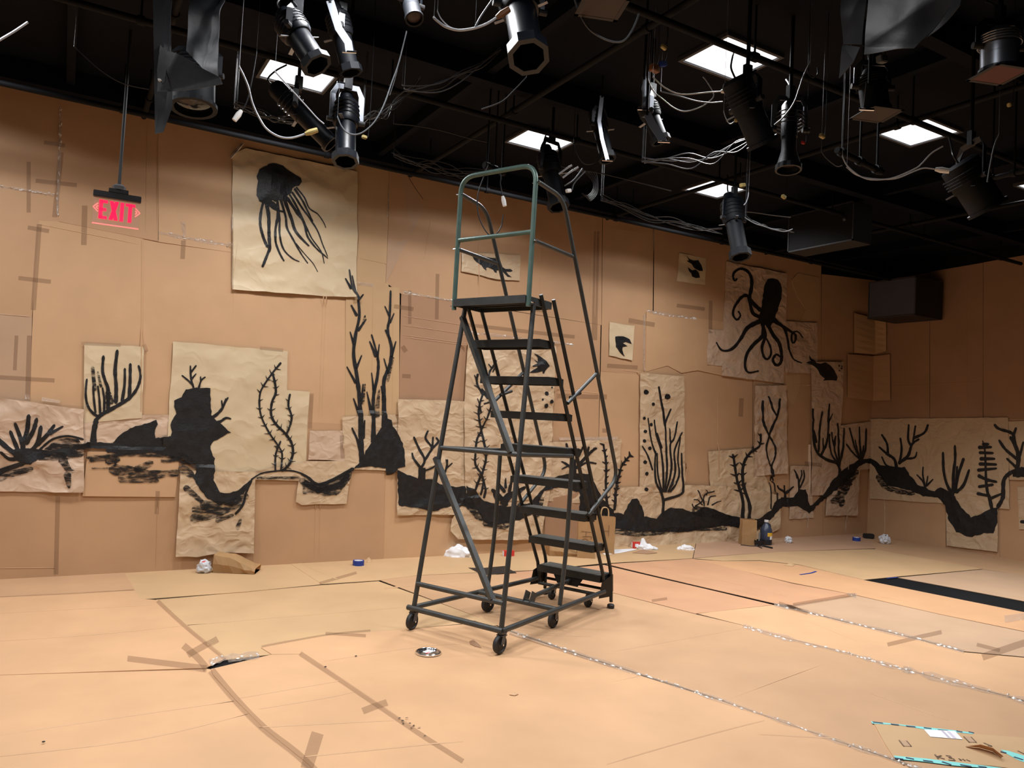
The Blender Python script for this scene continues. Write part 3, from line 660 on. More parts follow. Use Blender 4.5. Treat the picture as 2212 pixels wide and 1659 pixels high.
draw(BK, 'painted_tall_seaweed', SB, many(FC, [
 ([(675, 830), (670, 720), (655, 600), (640, 500), (650, 400), (670, 300), (660, 200), (630, 150), (615, 60)], 24, 9), ([(800, 840), (800, 760), (800, 640), (830, 560), (840, 470), (820, 380), (830, 300), (835, 170)], 24, 10), ([(742, 830), (745, 720), (765, 620), (770, 540), (755, 470), (735, 400)], 20, 9),
 ([(622, 155), (595, 105)], 14, 7), ([(645, 170), (630, 90)], 14, 7), ([(668, 215), (690, 188)], 14, 7), ([(655, 295), (628, 245)], 18, 8), ([(665, 375), (705, 318)], 14, 6), ([(640, 445), (622, 385)], 15, 7), ([(655, 575), (682, 508)], 14, 6), ([(650, 650), (605, 568)], 15, 6), ([(680, 760), (690, 660)], 16, 7), ([(672, 825), (640, 735)], 17, 7),
 ([(830, 305), (805, 250)], 12, 7), ([(832, 335), (852, 288)], 12, 7), ([(830, 420), (808, 375)], 14, 8), ([(840, 515), (862, 435)], 14, 6), ([(822, 600), (800, 525)], 13, 6), ([(800, 750), (785, 670)], 13, 6), ([(757, 510), (725, 435)], 18, 7), ([(765, 530), (775, 450)], 13, 6), ([(745, 690), (735, 600)], 14, 6), ([(735, 815), (710, 700)], 20, 6)]))
draw(BK, 'brushed_shading', SB, many(FC, [([(758, 825), (775, 690)], 30, 10), ([(820, 640), (850, 520)], 16, 8), ([(690, 760), (700, 660)], 14, 8), ([(690, 340), (700, 300)], 12, 8)]), 'dry', .0052)
draw(BK, 'painted_seaweed_base', K['mount'], many(FC, [([(680, 1065), (676, 950), (675, 830)], 30, 26), ([(682, 1050), (660, 960), (630, 890)], 20, 9), ([(688, 940), (695, 850)], 18, 8), ([(742, 960), (742, 900), (742, 830)], 30, 20), ([(800, 880), (800, 820)], 34, 26)]))
# middle
draw(BK, 'painted_antler_coral', K['antler'], blob(FE, [(203, 615), (210, 545), (245, 545), (247, 615)])+many(FE, [
 ([(225, 550), (200, 520), (180, 490), (175, 460)], 15, 11), ([(220, 545), (242, 500), (215, 440), (185, 375)], 15, 11), ([(240, 505), (270, 460), (285, 430), (250, 380), (262, 340)], 14, 10), ([(280, 440), (320, 400), (308, 375)], 13, 10), ([(288, 430), (292, 375)], 12, 9), ([(240, 560), (290, 540), (330, 500)], 11, 7), ([(345, 600), (362, 545), (368, 500)], 13, 9), ([(364, 545), (395, 518)], 10, 7), ([(368, 530), (360, 498)], 11, 7)]))
G1 = [(40, 560), (90, 560), (130, 575), (210, 605), (300, 610), (330, 635), (400, 650), (470, 645), (520, 660), (560, 720), (620, 745), (700, 760), (760, 750), (830, 740), (870, 690), (900, 660), (960, 600), (1060, 570), (1160, 580), (1200, 640), (1240, 720), (1300, 780), (1300, 905), (1110, 875), (1110, 680), (1000, 650), (900, 672), (880, 720), (870, 780), (790, 830), (700, 850), (620, 860), (570, 840), (540, 780), (480, 760), (400, 750), (330, 775), (200, 765), (100, 755), (95, 680), (60, 620)]
draw(BK, 'painted_sea_bed', K['antler'], blob(FE, [(90, 555), (130, 575), (210, 605), (300, 610), (330, 635), (400, 650), (470, 645), (480, 760), (400, 750), (330, 775), (280, 790), (200, 765), (100, 755), (95, 680)]))
draw(BK, 'painted_sea_bed', K['centerlow'], blob(FE, [(470, 643), (520, 660), (560, 720), (620, 745), (700, 760), (760, 750), (830, 740), (870, 690), (905, 660), (905, 672), (880, 720), (870, 780), (790, 830), (700, 850), (620, 865), (570, 840), (540, 780), (478, 762)]))
draw(BK, 'painted_sea_bed', K['arch'], blob(FE, [(880, 690), (900, 660), (960, 600), (1060, 570), (1160, 580), (1200, 640), (1240, 720), (1300, 780), (1300, 905), (1110, 875), (1110, 680), (1000, 650), (900, 672), (880, 720)]))
draw(BK, 'brushed_shading', K['centerlow'], many(FE, [([(480, 730), (530, 800), (560, 830)], 60, 30), ([(580, 850), (650, 870), (690, 880)], 40, 16), ([(690, 860), (720, 850)], 40, 20), ([(860, 800), (890, 720)], 50, 30)]), 'dry', .0052)
s1 = FZ3([(650, 1030), (660, 930), (620, 800), (560, 700), (560, 580), (580, 450), (620, 380), (680, 240), (715, 120), (700, 0)])
s2 = FZ3([(560, 960), (610, 830), (640, 760), (670, 640), (650, 500), (630, 380), (600, 250), (600, 120), (645, 0)])
s3 = FZ3([(620, 1000), (645, 860)])
draw(BK, 'painted_entwined_seaweed', K['center'], ribbon(PX, s1, 5, 3.6)+ribbon(PX, s2, 5.6, 4)+ribbon(PX, s3, 5, 4)+thorns(PX, s1, 15, 10, 2.8)+thorns(PX, s2, 14, 11, 2.8)
 + many(FZ2, [([(480, 1210), (475, 1290), (500, 1370), (570, 1440), (600, 1490)], 22, 30), ([(700, 1050), (660, 1120), (620, 1180), (600, 1300)], 26, 20), ([(640, 1130), (605, 1090)], 18, 10), ([(690, 1120), (660, 1180)], 24, 14), ([(500, 1370), (450, 1340)], 18, 10), ([(475, 1280), (445, 1220)], 18, 10), ([(600, 1450), (540, 1380)], 20, 12), ([(600, 1420), (590, 1340), (640, 1270)], 22, 14), ([(520, 1659), (500, 1560), (480, 1500)], 18, 12), ([(560, 1560), (620, 1540), (650, 1520)], 20, 14)]))
draw(BK, 'painted_leafy_plant', K['centerlow'], many(FZ3, [([(860, 1100), (800, 1020), (735, 960)], 60, 40), ([(840, 1080), (900, 1010), (980, 975), (1055, 930)], 80, 26), ([(850, 970), (800, 900), (790, 840)], 40, 20), ([(900, 970), (920, 870), (985, 720)], 36, 14), ([(862, 930), (862, 840)], 30, 10), ([(780, 1060), (745, 1000)], 40, 20), ([(1000, 980), (970, 900)], 30, 12)]))
draw(BK, 'painted_angel_fish', K['center'], blob(FZ2, [(1150, 965), (1200, 980), (1250, 1010), (1290, 1050), (1330, 1110), (1310, 1140), (1285, 1165), (1270, 1205), (1255, 1195), (1255, 1170), (1200, 1185), (1130, 1195), (1100, 1190), (1140, 1165), (1190, 1130), (1185, 1115), (1150, 1120), (1130, 1108), (1195, 1080), (1150, 1030), (1200, 1060), (1195, 1010)], .5))
for x, y, r in ((1305, 1437, 25), (1365, 1365, 11), (1258, 1510, 12), (1360, 1535, 24), (1297, 1585, 28), (1200, 1700, 10)): draw(BK, 'painted_bubble', K['center'], disc(FZ2, x, y, r))
draw(BK, 'painted_long_fish', K['longfish'], blob(FZ1, [(510, 1330), (540, 1315), (570, 1305), (620, 1310), (700, 1340), (780, 1355), (860, 1360), (900, 1400), (930, 1480), (970, 1510), (1040, 1510), (1075, 1535), (1040, 1545), (980, 1545), (1010, 1590), (1055, 1625), (1000, 1615), (950, 1570), (920, 1540), (880, 1525), (840, 1530), (845, 1565), (815, 1550), (795, 1515), (720, 1485), (695, 1490), (700, 1525), (665, 1505), (640, 1460), (570, 1410), (530, 1370)], .5))
draw(BK, 'painted_antler_coral', K['arch'], many(FE, [([(1080, 585), (1078, 510), (1050, 460), (1035, 412)], 20, 12), ([(1078, 520), (1110, 470), (1130, 425)], 16, 12), ([(1090, 545), (1150, 480), (1190, 440), (1205, 437)], 18, 14), ([(1150, 480), (1160, 430)], 14, 10), ([(1085, 560), (1030, 520), (1010, 510)], 16, 10), ([(1095, 545), (1150, 515), (1200, 520)], 14, 8), ([(1060, 480), (1030, 470)], 12, 8), ([(1040, 535), (1010, 550)], 10, 7)]))
w1 = FF([(140, 1400), (135, 1300), (135, 1200), (130, 1130), (122, 1075)]); w2 = FF([(180, 1415), (185, 1330), (190, 1290), (215, 1200), (250, 1150), (272, 1128)])
draw(BK, 'painted_beaded_seaweed', K['arch'], ribbon(PX, w1, 5.5, 4)+thorns(PX, w1, 12, 8, 5)+ribbon(PX, w2, 6, 4)+thorns(PX, w2, 12, 8, 6))
# right of the ladder
for x, y, r in ((343, 798, 13), (455, 822, 15), (381, 861, 9), (334, 935, 8), (370, 968, 9), (340, 1004, 9), (334, 1054, 9), (363, 1093, 10), (337, 1165, 10), (346, 1226, 10), (341, 1308, 10)): draw(BK, 'painted_bubble', K['bubble'], disc(FF, x, y, r))
draw(BK, 'painted_branching_coral', K['bubble'], many(FF, [([(435, 1440), (437, 1370), (420, 1320), (395, 1270), (390, 1180), (394, 1110)], 16, 8), ([(440, 1365), (520, 1335), (538, 1300), (532, 1220), (530, 1120)], 16, 8), ([(425, 1320), (405, 1230), (402, 1120)], 11, 8), ([(432, 1320), (432, 1200), (422, 1100), (395, 1020), (388, 945)], 12, 7), ([(440, 1320), (452, 1200), (450, 1090), (443, 970)], 12, 9), ([(447, 1320), (475, 1200), (470, 1080), (490, 1040), (507, 955)], 12, 8), ([(460, 1320), (495, 1220), (490, 1120), (512, 1050), (532, 1010)], 12, 7), ([(470, 1320), (515, 1240), (510, 1150), (522, 1035)], 11, 7), ([(443, 975), (435, 900), (422, 840), (410, 772)], 13, 10), ([(442, 965), (475, 888)], 12, 8), ([(425, 1090), (400, 1015)], 13, 8), ([(472, 1060), (466, 990)], 9, 6), ([(377, 1205), (350, 1130), (323, 1083)], 10, 7), ([(398, 1130), (370, 1050), (353, 935)], 11, 6)]))
G2 = [(115, 1380), (170, 1430), (230, 1440), (250, 1390), (270, 1362), (295, 1358), (322, 1400), (335, 1450), (400, 1465), (430, 1430), (480, 1405), (530, 1410), (600, 1430), (640, 1400), (700, 1410), (760, 1440), (860, 1460), (935, 1462), (935, 1512), (860, 1512), (760, 1500), (620, 1520), (540, 1530), (400, 1530), (300, 1530), (180, 1512), (115, 1500)]
draw(BK, 'painted_sea_bed', K['long'], blob(FF, G2))
draw(BK, 'painted_sea_bed', K['long'], blob(FF, [(930, 1462), (1000, 1420), (1015, 1390), (1022, 1370), (1045, 1365), (1042, 1408), (1015, 1450), (962, 1502), (930, 1512)]))
draw(BK, 'brushed_shading', K['long'], many(FF, [([(180, 1525), (300, 1540), (420, 1535)], 34, 22), ([(420, 1530), (600, 1515), (760, 1515)], 34, 20), ([(600, 1420), (700, 1440), (780, 1460)], 50, 30), ([(790, 1490), (900, 1510), (960, 1500)], 30, 20)]), 'dry', .0052)
draw(BK, 'painted_curling_worms', K['long'], many(FF, [([(600, 1395), (640, 1370), (625, 1340), (612, 1310)], 8, 6), ([(650, 1395), (648, 1350), (665, 1330), (700, 1318)], 8, 6), ([(670, 1390), (680, 1350), (712, 1342)], 8, 5), ([(640, 1390), (615, 1365), (595, 1362)], 7, 5), ([(690, 1390), (715, 1375), (735, 1370)], 7, 4), ([(605, 1410), (590, 1400), (585, 1385)], 7, 5), ([(664, 1340), (668, 1320), (655, 1312)], 6, 4)]))
p1 = FF([(845, 1475), (850, 1360), (822, 1260), (800, 1128)]); p2 = FF([(880, 1475), (882, 1380), (852, 1270), (860, 1170), (900, 1110), (940, 1080), (948, 1020)])
draw(BK, 'painted_leafy_plants', K['pair'], ribbon(PX, p1, 8, 5)+ribbon(PX, p2, 7.5, 4)+thorns(PX, p1[1:], 13, 12, 5)+thorns(PX, p2[1:], 17, 10, 4.5))
draw(BK, 'painted_twisted_weed', K['twist'], many(FF, [([(955, 845), (958, 950), (985, 1020), (1015, 1080), (1022, 1130), (1000, 1200), (1020, 1262)], 12, 8), ([(1047, 835), (1030, 920), (990, 1020), (973, 1090), (985, 1160), (1010, 1210), (1005, 1262)], 12, 7), ([(988, 822), (1005, 880), (1025, 920)], 10, 9), ([(1000, 1410), (998, 1275)], 8, 6), ([(1030, 1385), (1028, 1290), (1012, 1268)], 9, 6)]))
draw(BK, 'painted_dark_rock', K['rocklet'], blob(FF, [(1015, 1385), (1030, 1365), (1060, 1352), (1120, 1350), (1150, 1310), (1190, 1308), (1200, 1370), (1215, 1400), (1240, 1380), (1240, 1410), (1205, 1437), (1160, 1402), (1120, 1395), (1040, 1408)]))
draw(BK, 'painted_small_antlers', K['rocklet'], many(FF, [([(1082, 1355), (1080, 1325), (1050, 1305), (1043, 1290)], 13, 9), ([(1080, 1328), (1078, 1290)], 10, 7), ([(1085, 1330), (1115, 1300)], 13, 9), ([(1110, 1305), (1122, 1295)], 8, 6), ([(1150, 1315), (1145, 1250), (1125, 1208)], 11, 7), ([(1148, 1275), (1165, 1235), (1163, 1210)], 10, 6), ([(1155, 1300), (1178, 1250), (1176, 1210)], 10, 6), ([(1140, 1250), (1132, 1225)], 8, 5)]))
draw(BK, 'painted_slope', K['cornerpaper'], blob(FF, [(1200, 1400), (1235, 1385), (1280, 1330), (1350, 1230), (1420, 1180), (1470, 1150), (1530, 1145), (1532, 1172), (1500, 1172), (1462, 1190), (1430, 1240), (1380, 1285), (1330, 1320), (1280, 1368), (1210, 1432)]))
draw(BK, 'brushed_shading', K['cornerpaper'], many(FF, [([(1400, 1270), (1360, 1350), (1330, 1370)], 60, 40), ([(1390, 1300), (1410, 1260), (1450, 1220)], 50, 30), ([(1370, 1390), (1380, 1370)], 30, 20)]), 'dry', .0052)
draw(BK, 'painted_grass_coral', K['fishstrip'], many(FF, [([(1365, 1225), (1350, 1175), (1290, 1152), (1240, 1110), (1222, 1050), (1220, 960), (1218, 888)], 18, 10), ([(1360, 1190), (1378, 1100), (1386, 990)], 14, 10), ([(1250, 1110), (1254, 1000), (1268, 903)], 12, 10), ([(1265, 1130), (1295, 1050), (1300, 950), (1306, 862)], 13, 9), ([(1300, 960), (1322, 912)], 8, 6), ([(1340, 1165), (1310, 1100), (1308, 1020)], 11, 8), ([(1350, 1165), (1330, 1080), (1318, 1010)], 11, 8), ([(1358, 1170), (1355, 1060), (1352, 965)], 12, 10), ([(1330, 1080), (1340, 1030)], 12, 8), ([(1235, 1060), (1225, 1000)], 16, 10), ([(1275, 1110), (1272, 1040)], 9, 6)]))
draw(BK, 'painted_fan_coral', K['cornerpaper'], many(FF, [([(1475, 1155), (1430, 1115), (1398, 1072)], 12, 8), ([(1470, 1150), (1440, 1080), (1417, 988)], 12, 8), ([(1475, 1145), (1470, 1060), (1467, 982)], 12, 8), ([(1480, 1150), (1500, 1085), (1505, 992)], 12, 9), ([(1470, 1150), (1455, 1095), (1445, 1050)], 10, 7), ([(1480, 1130), (1490, 1080)], 10, 7)]))
draw(BK, 'painted_fish', K['fishstrip'], blob(FF, [(1205, 602), (1220, 625), (1235, 645), (1260, 650), (1285, 640), (1310, 655), (1335, 690), (1350, 720), (1345, 738), (1310, 735), (1275, 738), (1280, 728), (1255, 705), (1240, 675), (1215, 655), (1190, 642), (1210, 635)], .6)+[q for x, y, r in ((1358, 660, 5), (1372, 662, 4), (1370, 673, 5), (1357, 685, 4)) for q in disc(FF, x, y, r)])
draw(BK, 'painted_angel_fish', K['angel'], blob(FF, [(185, 505), (230, 505), (262, 520), (272, 545), (240, 535), (225, 540), (250, 555), (225, 560), (222, 575), (235, 612), (210, 590), (195, 565), (188, 560)], .5))
draw(BK, 'painted_fish', K['twofish'], blob(FF, [(557, 80), (575, 98), (595, 108), (622, 105), (640, 130), (645, 162), (625, 160), (600, 145), (588, 125), (560, 108), (573, 108)], .5))
draw(BK, 'painted_fish', K['twofish'], blob(FF, [(566, 143), (590, 158), (610, 153), (627, 175), (632, 195), (610, 200), (588, 190), (584, 175), (572, 163)], .5))
draw(BK, 'painted_octopus_head', K['octo'], blob(FF, [(985, 205), (1010, 197), (1035, 205), (1055, 230), (1060, 270), (1058, 310), (1045, 350), (1030, 400), (1025, 432), (1000, 448), (960, 448), (932, 432), (940, 390), (955, 340), (960, 290), (965, 240)]))
draw(BK, 'painted_octopus_arms', K['octo'], many(FF, [
 ([(948, 368), (908, 330), (890, 300), (900, 250), (900, 200), (880, 165), (845, 150), (815, 165), (805, 190), (815, 215), (825, 200)], 21, 10),
 ([(940, 402), (908, 382), (892, 330), (880, 293), (855, 295), (830, 320), (808, 360), (806, 395), (825, 418), (842, 395), (832, 375)], 21, 9),
 ([(945, 425), (880, 460), (850, 510), (810, 560), (775, 580), (740, 575), (718, 538)], 24, 7), ([(960, 440), (958, 500), (910, 550), (875, 600), (865, 660), (885, 695), (937, 687)], 22, 8),
 ([(955, 440), (972, 500), (955, 560), (965, 610), (985, 625), (1003, 600), (1000, 560), (978, 518)], 18, 9), ([(985, 440), (1015, 500), (1045, 540), (1058, 590), (1055, 640), (1030, 657), (1013, 628), (1030, 600), (1050, 612)], 22, 11),
 ([(1015, 405), (1060, 450), (1110, 480), (1135, 500), (1125, 538), (1113, 530), (1116, 490), (1145, 480), (1172, 512)], 17, 6), ([(1018, 425), (1070, 460), (1090, 520), (1100, 580), (1125, 625), (1165, 645)], 18, 6)]))
# right wall
draw(RT, 'painted_sea_bed', K['rwall'], blob(FG, [(655, 685), (700, 705), (760, 770), (830, 760), (880, 740), (910, 790), (960, 850), (1060, 890), (1100, 865), (1140, 885), (1190, 920), (1230, 990), (1130, 975), (1080, 930), (990, 920), (930, 890), (840, 870), (770, 850), (730, 800), (690, 740), (655, 705)]))
draw(RT, 'painted_dip', K['rlow'], blob(FG, [(1125, 965), (1225, 985), (1290, 1050), (1330, 1040), (1390, 1010), (1455, 985), (1450, 1080), (1430, 1150), (1370, 1150), (1280, 1175), (1200, 1140), (1155, 1070)]))
draw(RT, 'brushed_shading', K['rwall'], many(FG, [([(720, 800), (760, 860), (840, 890), (930, 905)], 40, 24)]), 'dry', .0052)
draw(RT, 'painted_branching_coral', K['rwall'], many(FG, [([(830, 765), (815, 695), (770, 660), (722, 618)], 22, 12), ([(775, 665), (770, 600), (738, 543)], 15, 12), ([(845, 720), (860, 640), (852, 565)], 16, 12), ([(845, 715), (900, 670), (925, 600), (965, 570)], 22, 12), ([(920, 610), (900, 570), (905, 482)], 15, 12), ([(930, 585), (946, 488)], 13, 10), ([(935, 562), (1000, 530), (1022, 483)], 18, 14), ([(810, 745), (765, 730), (738, 680)], 13, 10), ([(880, 690), (940, 682), (955, 645)], 16, 9),
 ([(1010, 880), (990, 830), (955, 790)], 14, 9), ([(1000, 845), (990, 790), (992, 742)], 12, 9), ([(1010, 860), (1020, 798)], 11, 8), ([(1015, 855), (1052, 818)], 14, 9), ([(1180, 910), (1140, 850), (1120, 760), (1115, 655)], 20, 16), ([(1180, 900), (1180, 790), (1190, 700), (1190, 612)], 22, 15), ([(1190, 895), (1207, 800), (1242, 693)], 22, 18), ([(1195, 890), (1203, 740)], 16, 12), ([(1200, 895), (1245, 850), (1277, 762)], 22, 16)]))
draw(RT, 'painted_tree_coral', K['rwall'], many(FG, [([(1420, 1010), (1405, 940), (1385, 860), (1380, 740), (1375, 640), (1362, 580)], 24, 8)]+[(p, 22, 16) for p in ([(1340, 620), (1412, 618)], [(1345, 652), (1422, 655)], [(1350, 690), (1432, 690)], [(1345, 722), (1442, 725)], [(1335, 760), (1442, 750)], [(1338, 795), (1390, 820), (1445, 832)], [(1340, 862), (1422, 850)], [(1333, 905), (1405, 920)], [(1410, 935), (1480, 905)], [(1365, 600), (1395, 600)])]))
draw(RT, 'painted_arm_coral', K['rright'], many(FG, [([(1455, 985), (1485, 930), (1490, 830), (1520, 785), (1570, 765), (1640, 765)], 24, 26), ([(1570, 770), (1582, 680), (1560, 600), (1535, 560)], 28, 20), ([(1560, 595), (1545, 535), (1460, 505), (1433, 478)], 22, 16), ([(1550, 550), (1566, 502)], 18, 14), ([(1570, 690), (1500, 630), (1463, 578)], 20, 15), ([(1590, 670), (1612, 590)], 20, 14), ([(1570, 745), (1512, 690)], 18, 12)])+blob(FG, [(1545, 765), (1600, 740), (1700, 750), (1700, 805), (1545, 803)]))
draw(RT, 'painted_dash', K['rscrap'], many(FG, [([(1598, 1078), (1640, 1080)], 22, 22)]))
# ------------------------------------------------------------------ cardboard on the floor
FLOOR = [
 ('mid', 'floor cardboard strip along the wall at the far left', [(-300, 1268), (0, 1252), (265, 1233), (290, 1277), (0, 1292), (-300, 1309)]),
 ('tan', 'floor cardboard strip along the wall by the lying paper bag', [(267, 1234), (616, 1212), (694, 1264), (525, 1281), (300, 1297), (290, 1278)]),
 ('tan', 'floor cardboard along the wall, from the blue tape roll to the bags behind the ladder', [(618, 1212), (830, 1198), (1250, 1180), (1490, 1170), (1495, 1207), (1300, 1219), (1160, 1233), (1043, 1237), (900, 1245), (818, 1256), (696, 1264)]),
 ('pink', 'narrow pinkish floor cardboard along the wall by the paint bottle', [(1493, 1170), (1870, 1150), (1890, 1186), (1700, 1192), (1590, 1200), (1498, 1207)]),
 ('tan', 'large pale floor cardboard in front of the far corner', [(1500, 1208), (1592, 1201), (1700, 1193), (1890, 1188), (2120, 1231), (1939, 1247), (1865, 1254), (1725, 1221), (1640, 1212), (1560, 1213)]),
 ('mid', 'floor cardboard along the right wall', [(1866, 1150), (2010, 1165), (2350, 1225), (2350, 1262), (2120, 1230), (1892, 1187)]),
 ('grey', 'greyish floor cardboard beyond the black floor gap at the right', [(1941, 1249), (2122, 1232), (2420, 1270), (2420, 1345), (2212, 1300)]),
 ('orange', 'orange floor cardboard along the near side of the black floor gap', [(1500, 1210), (1560, 1214), (1640, 1213), (1725, 1222), (1865, 1255), (2034, 1289), (2212, 1325), (2420, 1367), (2420, 1412), (2212, 1366), (2034, 1329), (1848, 1287), (1712, 1261)]),
 ('grey', 'purplish grey floor cardboard right of centre with a lifted taped edge', [(1849, 1289), (2034, 1331), (2212, 1368), (2460, 1422), (2460, 1482), (2212, 1421), (2083, 1409), (1976, 1380), (1828, 1345), (1745, 1324), (1713, 1311)]),
 ('red', 'reddish floor cardboard right of the ladder feet', [(1312, 1221), (1497, 1209), (1712, 1263), (1846, 1288), (1711, 1310), (1672, 1306)]),
 ('red', 'reddish floor cardboard under the bottom ladder steps', [(1051, 1240), (1160, 1234), (1305, 1222), (1668, 1308), (1531, 1324), (1502, 1327), (1329, 1283), (1200, 1261)]),
 ('pale', 'pale orange floor cardboard with a worn white scuff right of the ladder', [(1672, 1309), (1745, 1326), (1828, 1347), (1976, 1382), (2083, 1411), (2212, 1423), (2500, 1492), (2500, 1588), (2212, 1514), (2063, 1476), (1918, 1438), (1836, 1414), (1696, 1379), (1605, 1352), (1510, 1328), (1533, 1325)]),
 ('mid', 'big floor cardboard under the ladder casters', [(821, 1255), (900, 1246), (1043, 1239), (1200, 1263), (1329, 1285), (1502, 1329), (1605, 1354), (1696, 1381), (1836, 1416), (1565, 1516), (1391, 1460), (1242, 1412), (1098, 1363), (1007, 1325)]),
 ('mid', 'floor cardboard right of the big ladder sheet, with a torn white patch', [(1838, 1417), (1918, 1441), (2063, 1479), (2174, 1508), (2052, 1588), (1962, 1655), (1811, 1605), (1700, 1566), (1567, 1518)]),
 ('mid', 'floor cardboard under the flattened carton with cyan tape', [(2176, 1510), (2600, 1622), (2600, 1960), (1962, 1659), (2054, 1590)]),
 ('tan', 'floor cardboard between the left taped seam and the ladder', [(339, 1297), (525, 1281), (694, 1266), (817, 1257), (1005, 1326), (1052, 1344), (895, 1359), (708, 1374), (594, 1393), (564, 1400), (586, 1415), (488, 1426), (400, 1352)]),
 ('pale', 'floor cardboard under the round metal lid', [(566, 1402), (594, 1395), (708, 1376), (895, 1361), (1052, 1347), (1098, 1366), (1242, 1415), (1383, 1462), (919, 1571), (864, 1565), (759, 1485), (652, 1415), (588, 1416)]),
 ('pale', 'large floor cardboard in the near centre of the floor', [(921, 1573), (1385, 1464), (1560, 1519), (1700, 1569), (1811, 1608), (1918, 1644), (2600, 1890), (2600, 2300), (1500, 2300), (1009, 1656), (919, 1606), (867, 1568)]),
 ('pale', 'yellowish narrow floor cardboard between two taped seams at the bottom left', [(458, 1449), (586, 1418), (651, 1417), (757, 1487), (862, 1567), (916, 1607), (1005, 1657), (1495, 2300), (1205, 2300), (669, 1655), (572, 1577), (511, 1516), (462, 1461)]),
 ('pale', 'floor cardboard at the left edge of the photo above the taped fork', [(-300, 1312), (0, 1294), (288, 1279), (300, 1297), (337, 1299), (398, 1353), (485, 1427), (443, 1447), (0, 1461), (-300, 1480)]),
 ('pale', 'large floor cardboard in the bottom left corner of the photo', [(-300, 1480), (0, 1461), (443, 1447), (456, 1449), (507, 1516), (568, 1577), (665, 1656), (1200, 2300), (-900, 2300)]),
]
FS = []
for i, (m, lb, px) in enumerate(FLOOR):
    FS.append(usheet(FL, 'cardboard_sheet', lb, 'cardboard sheet', px, .005+.0011*(i % 5), CARD[m], step=.2, bow=.004, seed=i+80, gap=-.005, group='cardboard covering the floor'))
msheet(FL, 'floor cardboard beyond the left edge of the photo', [(-3.6, 3.4), (-1.0, 3.4), (-.76, 5.1), (-1.0, 7.49), (-3.6, 7.49)], .0042, 'pale', step=.25, bow=.003, seed=203)
def merge_into(o, bm, m):
    """append pattern geometry to a sheet's own mesh"""
    me = o.data
    if m.name not in [x.name for x in me.materials]: me.materials.append(m)
    mi = [x.name for x in me.materials].index(m.name)
    b2 = bmesh.new(); b2.from_mesh(me)
    vm = [b2.verts.new(v.co) for v in bm.verts]
    bm.verts.index_update()
    for f in bm.faces:
        try: nf = b2.faces.new([vm[v.index] for v in f.verts]); nf.material_index = mi
        except ValueError: pass
    b2.to_mesh(me); b2.free(); bm.free()
def fold(S, pts, w=2.2):
    """a pressed fold line: two narrow facets standing a little proud of the sheet"""
    P = smooth_path([Vector((*p, 0)) for p in pts], 4) if len(pts) > 2 else [Vector((*pts[0], 0)).lerp(Vector((*pts[1], 0)), t/10) for t in range(11)]
    mid = P[len(P)//2]; o = S.owner(*S.uv(mid.x, mid.y))
    if o is None: return
    bm = bmesh.new(); rows = []
    for i, p in enumerate(P):
        d = (P[min(i+1, len(P)-1)]-P[max(i-1, 0)]).normalized(); n = Vector((-d.y, d.x, 0))*w/2
        t = min(i, len(P)-1-i); hh = .003 if t > 0 else .0006
        row = []
        for q, h in ((p+n, .0006), (p, hh), (p-n, .0006)):
            u, v = S.uv(q.x, q.y); row.append(bm.verts.new(S.pos(u, v, S.top(u, v)+h)))
        rows.append(row)
    for a, b in zip(rows, rows[1:]):
        bm.faces.new((a[0], a[1], b[1], b[0])); bm.faces.new((a[1], a[2], b[2], b[1]))
    bmesh.ops.recalc_face_normals(bm, faces=bm.faces[:])
    merge_into(o, bm, o.data.materials[0])
for pts in ([(341, 300), (339, 505)], [(318, 262), (314, 505)], [(306, 520), (304, 890)], [(340, 1080), (336, 1225)], [(690, 1090), (688, 1205)], [(680, 1090), (678, 1205)], [(703, 640), (694, 900)], [(697, 640), (688, 900)], [(804, 622), (801, 890)], [(848, 625), (846, 888)],
            [(870, 683), (1003, 703)], [(870, 703), (1003, 722)], [(870, 724), (1003, 742)], [(873, 729), (1003, 746)], [(1033, 420), (1032, 640)], [(1288, 470), (1283, 690)], [(1276, 470), (1272, 690)], [(1404, 500), (1402, 660)], [(1168, 480), (1164, 640)], [(1195, 840), (1310, 852)],
            [(1345, 800), (1392, 806)], [(1480, 1000), (1475, 1040)], [(1550, 845), (1548, 1030)], [(1745, 960), (1742, 1140)], [(1830, 930), (1826, 1150)], [(0, 679), (62, 684)], [(85, 485), (300, 528)], [(0, 1227), (118, 1226)], [(930, 470), (915, 560)], [(776, 558), (834, 570)], [(512, 520), (502, 600)], [(1705, 830), (1745, 832)]):
    fold(BK, pts)
for pts in ([(1926, 834), (2008, 832)], [(1926, 740), (1926, 895)], [(2011, 830), (2120, 824)], [(2090, 640), (2092, 890)], [(1912, 950), (1912, 1150)], [(1960, 600), (1960, 690)]): fold(RT, pts)
for pts in ([(0, 1327), (328, 1309)], [(0, 1387), (200, 1374), (397, 1354)], [(405, 1352), (640, 1332), (868, 1313)], [(0, 1590), (250, 1553), (505, 1517)], [(-20, 1638), (300, 1600), (535, 1545)], [(515, 1512), (640, 1490), (735, 1474)], [(560, 1535), (700, 1512), (765, 1498)], [(560, 1575), (850, 1560)], [(650, 1640), (1000, 1605)],
            [(700, 1430), (900, 1400), (1000, 1392)], [(1330, 1408), (1460, 1385), (1600, 1360)], [(1100, 1360), (1280, 1378)], [(830, 1273), (1000, 1255)], [(1400, 1222), (1560, 1255), (1700, 1290)], [(1420, 1232), (1640, 1288)], [(1310, 1655), (1500, 1600), (1650, 1560)], [(1750, 1345), (1860, 1390)], [(640, 1216), (730, 1255)],
            [(930, 1255), (1060, 1290)], [(1640, 1590), (1810, 1600)], [(1120, 1372), (1275, 1377)], [(1880, 1500), (2050, 1560)], [(1900, 1290), (1960, 1300)]):
    fold(FL, pts, 3)
